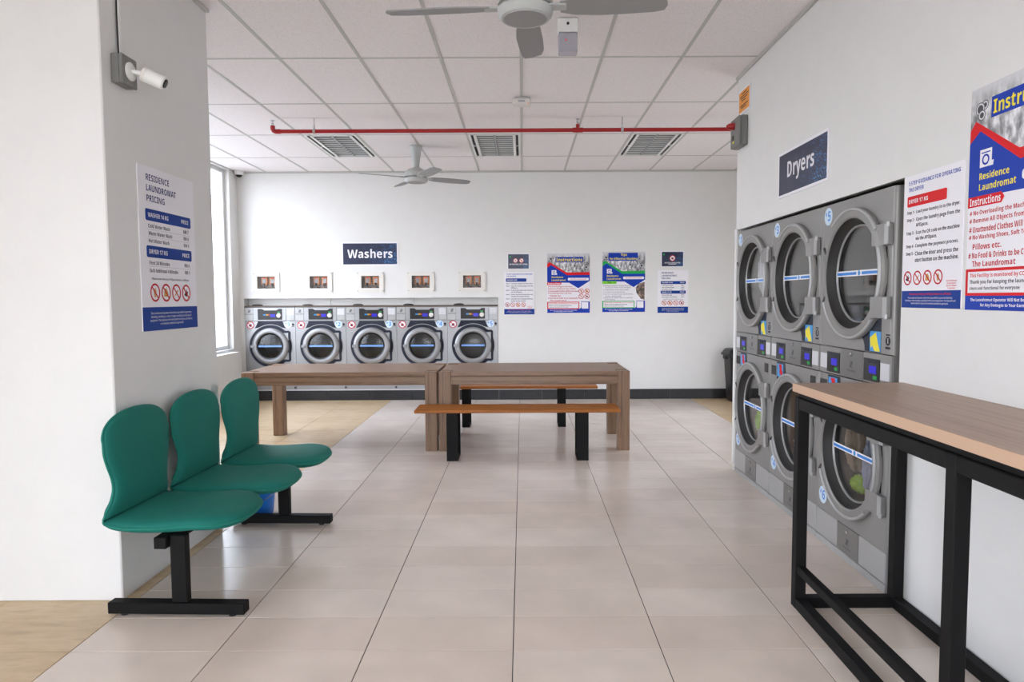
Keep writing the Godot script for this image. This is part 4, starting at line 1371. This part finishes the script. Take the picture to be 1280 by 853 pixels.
	if tips:
		part(t, "side_picture", plate(P.call([[0.78, 0.60], [0.85, 0.53], [0.99, 0.50], [0.99, 0.80], [0.90, 0.78], [0.80, 0.68]]), 0.006, 0.0064), "photo_print")
	else:
		var marks := ["match", "food", "cigarette", "spill"]
		for i in 4:
			no_sign(t, Vector2(X.call(0.80 + 0.135 * (i % 2)), Y.call(0.636 + 0.088 * (i / 2))), w * 0.060, 0.006, marks[i])
	part(t, "paper_square", plate(P.call([[0.81, 0.82], [0.965, 0.82], [0.965, 0.93], [0.81, 0.93]]), 0.0063, 0.0067), "print_white")
	var bx := part(t, "thanks_box", plate(P.call([[0, 0.813], [0.755, 0.813], [0.755, 0.935], [0, 0.935]]), 0.006, 0.0067), accent)
	part(bx, "inner_field", plate(P.call([[0.025, 0.826], [0.735, 0.826], [0.735, 0.922], [0.025, 0.922]]), 0.0067, 0.0071), "print_white")
	lettering(bx, "This Facility is monitored by CCTV cameras", X.call(0.045), Y.call(0.833), w * 0.67, h * 0.024, 0.0076, "print_red", 0.0, true, true)
	lettering(bx, "Thank you for keeping the laundry", X.call(0.045), Y.call(0.863), w * 0.67, h * 0.023, 0.0076, "print_black", 0.0, true, true)
	lettering(bx, "clean and functional for everyone", X.call(0.045), Y.call(0.893), w * 0.67, h * 0.020, 0.0076, "print_black", 0.0, true, true)
	lettering(t, "The Laundromat Operator Will Not Be Responsible\nfor Any Damages to Your Garments", X.call(0.05), Y.call(0.946), w * 0.66, h * 0.042, 0.0068, "print_white", 0.5, true, true)

func small_board(label: String, w: float, h: float, at: Vector3, two: bool):
	var t := sign_board("warning_board", label, w, h, at, 0.0)
	part(t, "print", plate(rect_poly(-w / 2 + 0.012, -h / 2 + 0.012, w / 2 - 0.012, h / 2 - 0.012), 0.006, 0.0066, true), "board_print")
	part(t, "corner_mark", plate(rect_poly(-w * 0.40, h * 0.24, -w * 0.34, h * 0.34), 0.0066, 0.007), "print_green")
	if two:
		no_sign(t, Vector2(-0.042, 0.012), 0.033, 0.0066, "cigarette")
		no_sign(t, Vector2(0.042, 0.012), 0.033, 0.0066, "match")
		lettering(t, "NO SMOKING, NO VAPING", -w * 0.40, -0.030, w * 0.8, 0.022, 0.0072, "print_white", 0.5, true, true)
	else:
		no_sign(t, Vector2(0.0, 0.012), 0.042, 0.0066, "spill")
		lettering(t, "NO PETS ALLOWED IN THIS", -w * 0.34, -0.042, w * 0.68, 0.018, 0.0072, "print_white", 0.5, true, true)
		lettering(t, "LAUNDROMAT", -w * 0.18, -0.063, w * 0.36, 0.015, 0.0072, "print_white", 0.5, true, true)

func build_signs():
	var zb := ZB
	name_board("dark blue board reading Washers above the washing machines", "Washers", 0.79, 0.328, Vector3(-2.133, 2.066, zb), 0.0, 0.10, 0.80, 0.125)
	name_board("dark blue board reading Dryers on the wall above the dryers", "Dryers", 0.775, 0.30, Vector3(XR, 2.252, -4.396), -PI / 2, 0.19, 0.58, 0.135)
	small_board("small dark blue board with two prohibition symbols above the washer guidance poster", 0.313, 0.225, Vector3(-0.053, 1.95, zb), true)
	small_board("small dark blue board with one prohibition symbol above the pricing poster", 0.322, 0.226, Vector3(2.106, 1.972, zb), false)
	steps_poster("white guidance poster with a blue heading bar, beside the washers", 0.425, 0.598, Vector3(-0.045, 1.507, zb), 0.0, "WASHER", "print_blue", "14 KG", ["Load your laundry in to the washer.", "Open the laundry page from the\nAPISpace.", "Scan the QR code on the machine\nvia the APISpace.", "Choose the desired temperature and\ncomplete the payment process.", "Close the door and press the start\nbutton on the machine."])
	notice_poster("red and blue Instructions poster on the back wall", 0.598, 0.835, Vector3(0.648, 1.643, zb), 0.0, false)
	notice_poster("green and blue Tips poster on the back wall", 0.60, 0.845, Vector3(1.424, 1.656, zb), 0.0, true)
	pricing_poster("small white laundromat pricing poster on the back wall", 0.43, 0.60, Vector3(2.116, 1.518, zb), 0.0)
	pricing_poster("large white laundromat pricing poster on the column", 0.585, 0.842, Vector3(-1.92, 1.70, -3.787), PI / 2)
	steps_poster("white guidance poster with a red heading bar, beside the dryers", 0.43, 0.59, Vector3(XR, 1.682, -2.985), -PI / 2, "DRYER", "print_red", "17 KG", ["Load your laundry in to the dryer.", "Open the laundry page from the\nAPISpace.", "Scan the QR code on the machine\nvia the APISpace.", "Complete the payment process.", "Close the door and press the\nstart button on the machine."])
	notice_poster("red and blue Instructions poster above the counter table", 0.60, 0.845, Vector3(XR, 1.807, -2.442), -PI / 2, false)
	# orange paper at the end of the dryer wall
	var t := sign_board("paper_notice", "orange paper notice high on the wall end by the ceiling", 0.275, 0.188, Vector3(XR, 2.981, -5.545), -PI / 2)
	part(t, "print", plate(rect_poly(-0.127, -0.078, 0.122, 0.082), 0.006, 0.0064), "orange_notice")
	for q in [[-0.06, 0.06, 0.062], [-0.105, 0.100, 0.042], [-0.085, 0.07, 0.024], [-0.06, 0.04, 0.006], [-0.10, 0.09, -0.030], [-0.07, 0.05, -0.046]]:
		part(t, "text_line", plate(rect_poly(q[0], q[2] - 0.004, q[1], q[2] + 0.004), 0.0064, 0.0067), "print_black")

# ================================================================= ceiling things
func ceiling_fan(label: String, at: Vector3, first_deg: float):
	var t := thing("ceiling_fan", label, "fan", at, 0.0, "four-blade ceiling fans")
	# origin at the ceiling, fan hangs down
	part(t, "canopy", lathe([Vector2(0, -0.115), Vector2(0.055, -0.115), Vector2(0.058, -0.08), Vector2(0.066, -0.03), Vector2(0.068, -0.012), Vector2(0, -0.012)], 28), "fan_grey")
	part(t, "ceiling_plate", lathe([Vector2(0, -0.012), Vector2(0.072, -0.012), Vector2(0.072, -0.0035), Vector2(0, -0.0035)], 28), "pale_grey")
	part(t, "down_rod", lathe([Vector2(0, -0.26), Vector2(0.036, -0.26), Vector2(0.040, -0.21), Vector2(0.050, -0.13), Vector2(0.050, -0.1), Vector2(0, -0.1)], 24), "fan_grey")
	part(t, "motor_cover", lathe([Vector2(0, -0.355), Vector2(0.132, -0.355), Vector2(0.135, -0.340), Vector2(0.128, -0.305), Vector2(0.095, -0.275), Vector2(0.045, -0.25), Vector2(0, -0.248)], 40), "fan_grey")
	part(t, "blade_ring", lathe([Vector2(0, -0.375), Vector2(0.118, -0.375), Vector2(0.118, -0.356), Vector2(0, -0.356)], 40), "fan_blade")
	var m := part(t, "hub_cover", lathe([Vector2(0, -0.424), Vector2(0.07, -0.424), Vector2(0.105, -0.420), Vector2(0.108, -0.416), Vector2(0.118, -0.418), Vector2(0.132, -0.400), Vector2(0.135, -0.376), Vector2(0, -0.376)], 40), "fan_grey")
	part(m, "hub_disc", lathe([Vector2(0, -0.4258), Vector2(0.07, -0.4255), Vector2(0.103, -0.4215), Vector2(0.1, -0.419), Vector2(0, -0.419)], 40), "fan_blade")
	part(m, "rim_line", lathe([Vector2(0.107, -0.4195), Vector2(0.112, -0.4215), Vector2(0.115, -0.418)], 40), "pale_grey")
	var poly := PackedVector2Array()
	var tip := 0.67
	for q in [[0.17, 0.045], [0.24, 0.068], [0.36, 0.078], [0.5, 0.076], [0.62, 0.070], [tip, 0.058]]:
		poly.append(Vector2(q[0], q[1]))
	for q in [[tip + 0.012, 0.02], [tip, -0.04], [0.6, -0.058], [0.45, -0.062], [0.3, -0.058], [0.22, -0.05], [0.17, -0.04]]:
		poly.append(Vector2(q[0], q[1]))
	var st := start()
	add_plate(st, poly, -0.003, 0.003)
	var bm := done(st)
	var am := cbox_span(0.10, 0.20, -0.03, 0.03, -0.006, 0.006, 0.003)
	for k in 4:
		var b := Node3D.new()
		b.name = "blade"
		t.add_child(b, true)
		b.position.y = -0.366
		b.rotation.y = deg_to_rad(first_deg + 90.0 * k)
		part(b, "blade_sheet", bm, "fan_blade", Vector3.ZERO, Vector3(-PI / 2 - 0.20, 0, 0))
		part(b, "blade_arm", am, "fan_grey", Vector3.ZERO, Vector3(-PI / 2 - 0.1, 0, 0))

func louvre_light(x: float, label: String):
	var t := thing("louvre_light", label, "ceiling light", Vector3(x, YC, -8.1835), 0.0, "recessed louvre ceiling lights")
	var hx := 0.2835
	var hz := 0.5795
	var st := start()
	# housing: open tray
	span_box(st, -hx, hx, 0.085, 0.095, -hz, hz)
	for s in [-1, 1]:
		span_box(st, s * hx - 0.002, s * hx + 0.002, 0.0, 0.09, -hz, hz)
		span_box(st, -hx, hx, 0.0, 0.09, s * hz - 0.002, s * hz + 0.002)
	part(t, "housing", done(st), "reflector")
	for s in [-1, 1]:
		part(t, "side_frame", cbox_span(-0.012, 0.012, -0.004, 0.006, -hz, hz, 0.002), "white_plastic", Vector3(s * (hx - 0.012), 0, 0))
		part(t, "side_frame", cbox_span(-0.016, 0.016, -0.004, 0.006, -hz, hz, 0.002), "white_plastic", Vector3(s * (hx - 0.070), 0, 0))
		part(t, "end_frame", cbox_span(-hx + 0.024, hx - 0.024, -0.004, 0.006, -0.012, 0.012, 0.002), "white_plastic", Vector3(0, 0, s * (hz - 0.012)))
		part(t, "slot_bar", cbox_span(-0.015, 0.015, -0.003, 0.006, -0.012, 0.012, 0.002), "white_plastic", Vector3(s * (hx - 0.039), 0, 0))
		# duct behind the air slot: two deep cheeks with an open top end
		part(t, "air_duct", cbox_span(-0.001, 0.001, 0.006, 0.084, -hz + 0.024, hz - 0.024, 0.0004), "reflector", Vector3(s * (hx - 0.056), 0, 0))
	part(t, "spine", cbox_span(-0.012, 0.012, 0.0, 0.045, -hz + 0.024, hz - 0.024, 0.002), "alu")
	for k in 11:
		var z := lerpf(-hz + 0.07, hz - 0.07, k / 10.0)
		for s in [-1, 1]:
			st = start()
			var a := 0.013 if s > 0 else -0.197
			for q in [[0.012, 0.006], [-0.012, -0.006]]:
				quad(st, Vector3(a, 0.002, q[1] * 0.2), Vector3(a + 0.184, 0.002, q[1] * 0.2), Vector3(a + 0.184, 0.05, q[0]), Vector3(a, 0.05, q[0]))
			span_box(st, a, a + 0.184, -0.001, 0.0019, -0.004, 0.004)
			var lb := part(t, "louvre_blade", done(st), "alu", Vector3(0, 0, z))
			part(lb, "contrast_lip", cbox_span(a, a + 0.184, -0.003, 0.008, 0.0045, 0.008, 0.001), "white_plastic")  # white lip added to paint in the bright stripe along each blade
		# tubes lie above the blades
	for s in [-1, 1]:
		part(t, "lamp_tube", lathe([Vector2(0, -0.55), Vector2(0.012, -0.55), Vector2(0.012, 0.55), Vector2(0, 0.55)], 12, "z"), "white_plastic", Vector3(s * 0.105, 0.068, 0))

func build_ceiling_things():
	ceiling_fan("grey ceiling fan on a short rod near the Washers board", Vector3(-1.228, YC, -8.16), 28.0)
	ceiling_fan("grey ceiling fan beside the ceiling-hung emergency light", Vector3(0.02, YC, -3.44), -5.0)
	louvre_light(TROFFERS[0], "recessed louvre light above the washers, nearest the tall window")
	louvre_light(TROFFERS[1], "recessed louvre light between two others, above the washer guidance poster")
	louvre_light(TROFFERS[2], "recessed louvre light above the Tips poster")
	# sprinkler pipe
	var zp := -6.9
	var yp := 3.078
	var t := thing("sprinkler_pipe", "red sprinkler pipe hung below the ceiling across the hall", "pipe", Vector3(0, yp, zp))
	part(t, "pipe_run", tube([Vector3(-2.40, 0, 0), Vector3(XE - 0.002, 0, 0)], 0.019, 14), "sprinkler_red")
	part(t, "elbow", tube([Vector3(-2.36, 0, 0), Vector3(-2.41, 0.0, 0), Vector3(-2.428, 0.008, 0), Vector3(-2.436, 0.026, 0), Vector3(-2.436, 0.055, 0)], 0.023, 14), "sprinkler_red")
	part(t, "tee", tube([Vector3(0.50, 0, 0), Vector3(0.60, 0, 0)], 0.024, 14), "sprinkler_red")
	part(t, "riser", tube([Vector3(0.55, 0.0, 0), Vector3(0.55, 0.055, 0)], 0.018, 12), "sprinkler_red")
	for x in [-2.436, 0.55]:
		var h := part(t, "sprinkler_head", lathe([Vector2(0, 0.055), Vector2(0.012, 0.055), Vector2(0.011, 0.075), Vector2(0.006, 0.080), Vector2(0.005, 0.100), Vector2(0.022, 0.104), Vector2(0.022, 0.108), Vector2(0, 0.108)], 16), "chrome", Vector3(x, 0, 0))
		part(h, "frame_arm", tube([Vector3(-0.010, 0.075, 0), Vector3(-0.014, 0.09, 0), Vector3(-0.008, 0.103, 0)], 0.003, 6), "chrome")
	for x in [-2.03, 0.985]:
		part(t, "hanger", tube([Vector3(x, 0.02, 0), Vector3(x, 0.128, 0)], 0.005, 8), "chrome")
		part(t, "clamp", lathe([Vector2(0.021, -0.012), Vector2(0.024, -0.012), Vector2(0.024, 0.012), Vector2(0.021, 0.012)], 18, "x"), "chrome", Vector3(x, 0, 0))
		part(t, "turnbuckle", lathe([Vector2(0, 0.022), Vector2(0.009, 0.022), Vector2(0.009, 0.055), Vector2(0, 0.055)], 10), "pale_grey", Vector3(x, 0, 0))
	# emergency light
	var e := thing("emergency_light", "white emergency light box with red indicator under the ceiling by the fan", "emergency light", Vector3(0.296, YC - 0.003, -4.52))
	part(e, "housing", cbox_span(-0.064, 0.064, -0.085, 0.0, -0.035, 0.035, 0.004), "white_plastic")
	part(e, "diffuser", cbox_span(-0.060, 0.060, -0.215, -0.086, -0.032, 0.032, 0.006), "frosted_plastic")
	part(e, "reflector_plate", cbox_span(-0.05, 0.05, -0.205, -0.09, -0.004, 0.004, 0.002), "sticker_white")
	part(e, "test_key", lathe([Vector2(0.009, 0.0), Vector2(0.009, 0.004), Vector2(0, 0.005)], 12, "z"), "black_plastic", Vector3(0.0, -0.035, 0.035))
	part(e, "indicator", lathe([Vector2(0.005, 0.0), Vector2(0.004, 0.004), Vector2(0, 0.005)], 10, "z"), "led_red", Vector3(-0.012, -0.135, 0.032))
	# small detector box on the grid
	var s := thing("smoke_detector", "small cream detector box fixed to the ceiling grid", "detector", Vector3(0.0, YC - 0.003, -6.24))
	part(s, "base_plate", cbox_span(-0.055, 0.055, -0.014, 0.0, -0.04, 0.04, 0.003), "pale_grey")
	part(s, "housing", cbox_span(-0.082, 0.082, -0.070, -0.014, -0.045, 0.045, 0.008), "cream_plastic")
	part(s, "indicator", lathe([Vector2(0.005, 0.0), Vector2(0.004, 0.003), Vector2(0, 0.004)], 8, "z"), "led_red", Vector3(0.06, -0.058, 0.045))
	part(s, "name_plate", plate(rect_poly(-0.03, -0.045, 0.03, -0.030), 0.045, 0.0456), "print_grey")
	# dome camera in the corner
	var d := thing("dome_camera", "small white dome camera in the ceiling corner above the washers", "camera", Vector3(-3.90, YC, -9.68))
	part(d, "base", lathe([Vector2(0, -0.055), Vector2(0.05, -0.055), Vector2(0.062, -0.04), Vector2(0.064, -0.002), Vector2(0, -0.002)], 24), "white_plastic")
	part(d, "dome", lathe([Vector2(0, -0.088), Vector2(0.022, -0.082), Vector2(0.038, -0.068), Vector2(0.044, -0.055), Vector2(0, -0.055)], 24), "black_plastic")
	# alarm box on the end of the dryer wall
	var a := thing("alarm_box", "grey alarm box with red beacon at the end of the dryer wall", "alarm", Vector3(XR, 2.735, -5.575), -PI / 2)
	part(a, "case", cbox_span(-0.10, 0.115, -0.115, 0.115, 0.001, 0.052, 0.006), "grey_plastic")
	part(a, "cover", cbox_span(-0.098, 0.113, -0.113, 0.113, 0.053, 0.072, 0.006), "grey_plastic")
	part(a, "beacon", lathe([Vector2(0.030, 0.0), Vector2(0.030, 0.012), Vector2(0.022, 0.042), Vector2(0.012, 0.058), Vector2(0, 0.062)], 20, "z"), "sprinkler_red", Vector3(-0.01, 0.052, 0.072))
	part(a, "key_switch", cbox_span(-0.045, -0.010, -0.055, -0.018, 0.072, 0.078, 0.003), "black_plastic")
	part(a, "yellow_tag", plate(rect_poly(-0.04, -0.08, -0.005, -0.062), 0.072, 0.073), "print_yellow")

func build_small_things():
	# camera on a junction box, on the column
	var t := thing("security_camera", "white bullet camera on a grey junction box on the column", "camera", Vector3(-1.92, 2.525, -3.375), PI / 2)
	part(t, "junction_box", cbox_span(-0.065, 0.060, -0.068, 0.068, 0.0005, 0.040, 0.004), "grey_plastic")
	part(t, "box_cover", cbox_span(-0.066, 0.061, -0.069, 0.069, 0.041, 0.056, 0.004), "grey_plastic")
	part(t, "mount", lathe([Vector2(0.043, 0.056), Vector2(0.043, 0.062), Vector2(0.034, 0.068), Vector2(0, 0.069)], 24, "z"), "white_plastic")
	part(t, "arm", tube([Vector3(0, 0, 0.066), Vector3(0.005, -0.004, 0.095), Vector3(0.012, -0.008, 0.125)], 0.011, 10), "white_plastic")
	var b := part(t, "camera_body", lathe([Vector2(0, -0.01), Vector2(0.030, -0.01), Vector2(0.034, 0.0), Vector2(0.034, 0.085), Vector2(0.029, 0.092), Vector2(0, 0.092)], 24, "z"), "white_plastic", Vector3(0.014, -0.010, 0.120), Vector3(0.40, 0.25, 0))
	part(b, "lens", lathe([Vector2(0, 0.092), Vector2(0.022, 0.092), Vector2(0.020, 0.098), Vector2(0, 0.099)], 20, "z"), "black_plastic")
	part(b, "collar", lathe([Vector2(0.031, -0.012), Vector2(0.0355, -0.008), Vector2(0.0355, 0.004), Vector2(0.034, 0.006)], 24, "z"), "cream_plastic")
	var c := thing("cable_conduit", "thin white conduit with a dark cable rising from the junction box", "conduit", Vector3(-1.92, 2.60, -3.375), PI / 2)
	part(c, "conduit", cbox_span(-0.004, 0.018, 0.0, 0.60, 0.0005, 0.014, 0.003), "white_plastic")
	part(c, "cable", tube([Vector3(-0.009, -0.004, 0.010), Vector3(-0.009, 0.12, 0.008), Vector3(-0.010, 0.6, 0.008)], 0.0035, 8), "black_plastic")
	# socket boxes above the washers
	for i in 5:
		var x: float = SOCKETS[i]
		var where: String = ["the washer by the tall window", "the second washer from the window", "the middle washer", "the second washer from the poster wall", "the washer next to the poster wall"][i]
		var s := thing("socket_box", "white framed recess with two orange sockets above %s" % where, "socket box", Vector3(x, 1.6725, ZB), 0.0, "socket boxes above the washers")
		var st := start()
		holed(st, "x", -0.188, 0.188, -0.14, 0.14, 0.001, 0.016, [[-0.126, 0.126, -0.086, 0.086]])
		part(s, "frame", done(st), "cream_plastic")
		st = start()
		span_box(st, -0.126, 0.126, -0.086, 0.086, -0.112, -0.108)
		for q in [-1, 1]:
			span_box(st, q * 0.126 - 0.001, q * 0.126 + 0.001, -0.086, 0.086, -0.108, 0.001)
			span_box(st, -0.126, 0.126, q * 0.086 - 0.001, q * 0.086 + 0.001, -0.108, 0.001)
		part(s, "recess_lining", done(st), "box_back")
		for q in [-0.052, 0.066]:
			var so := part(s, "socket", plate(round_poly(q - 0.042, -0.035, q + 0.042, 0.076, 0.02, 4), -0.108, -0.06), "orange_plastic")
			part(so, "face_plate", plate(round_poly(q - 0.028, -0.012, q + 0.026, 0.060, 0.008, 3), -0.06, -0.054), "socket_grey")
			part(so, "indicator", plate(rect_poly(q - 0.012, 0.052, q + 0.012, 0.066), -0.054, -0.050), "led_red")
			part(so, "plug", plate(round_poly(q - 0.014, -0.050, q + 0.010, -0.010, 0.004, 2), -0.058, -0.030), "black_plastic")
			part(so, "cord", tube([Vector3(q, -0.048, -0.045), Vector3(q + 0.006, -0.066, -0.05), Vector3(q + 0.03, -0.078, -0.055), Vector3(q + 0.055, -0.074, -0.06)], 0.005, 6), "black_plastic")
		part(s, "cover", cbox_span(-0.125, 0.125, -0.085, 0.085, 0.006, 0.009, 0.0008), "clear_plastic")
		for q in [[-1, -1], [1, -1], [1, 1], [-1, 1]]:
			part(s, "screw", lathe([Vector2(0.006, 0.0), Vector2(0.005, 0.003), Vector2(0, 0.003)], 10, "z"), "grey_plastic", Vector3(q[0] * 0.172, q[1] * 0.124, 0.016))
	# waste bin at the back wall
	var w := thing("waste_bin", "black plastic waste bin with lid in the nook past the dryers", "bin", Vector3(3.03, 0, -9.52))
	var loops := []
	for q in [[0.0, 0.17, 0.15], [0.012, 0.178, 0.158], [0.3, 0.196, 0.172], [0.60, 0.215, 0.185], [0.61, 0.225, 0.195], [0.635, 0.225, 0.195]]:
		var loop := []
		for p in round_poly(-q[1], -q[2], q[1], q[2], 0.05, 5):
			loop.append(Vector3(p.x, q[0], p.y))
		loops.append(loop)
	part(w, "body", loft(loops), "black_plastic")
	for k in 7:
		var xx := -0.15 + 0.05 * k
		part(w, "rib", tube([Vector3(xx * 0.95, 0.03, 0.158), Vector3(xx, 0.58, 0.185)], 0.004, 6), "black_plastic")
	loops = []
	for q in [[0.636, 0.25, 0.212], [0.66, 0.25, 0.212], [0.675, 0.235, 0.2], [0.72, 0.21, 0.175], [0.728, 0.19, 0.155]]:
		var loop := []
		for p in round_poly(-q[1], -q[2], q[1], q[2], 0.06, 5):
			loop.append(Vector3(p.x, q[0], p.y))
		loops.append(loop)
	part(w, "lid", loft(loops), "black_plastic")
	for s in [-1, 1]:
		part(w, "handle", cbox_span(-0.02, 0.02, 0.585, 0.635, -0.05, 0.05, 0.006), "rubber", Vector3(s * 0.238, 0, 0))
	# blue bucket behind the seats
	var k := thing("bucket", "blue plastic bucket on the floor behind the green seats", "bucket", Vector3(-1.79, 0, -4.58))
	part(k, "body", lathe([Vector2(0, 0.0), Vector2(0.098, 0.0), Vector2(0.105, 0.01), Vector2(0.122, 0.20), Vector2(0.130, 0.205), Vector2(0.130, 0.22), Vector2(0.118, 0.22), Vector2(0.100, 0.02), Vector2(0, 0.02)], 32), "blue_plastic")
	part(k, "bail", tube([Vector3(-0.126, 0.20, 0), Vector3(-0.13, 0.15, 0.05), Vector3(-0.07, 0.11, 0.125), Vector3(0.07, 0.11, 0.125), Vector3(0.13, 0.15, 0.05), Vector3(0.126, 0.20, 0)], 0.003, 6), "chrome")
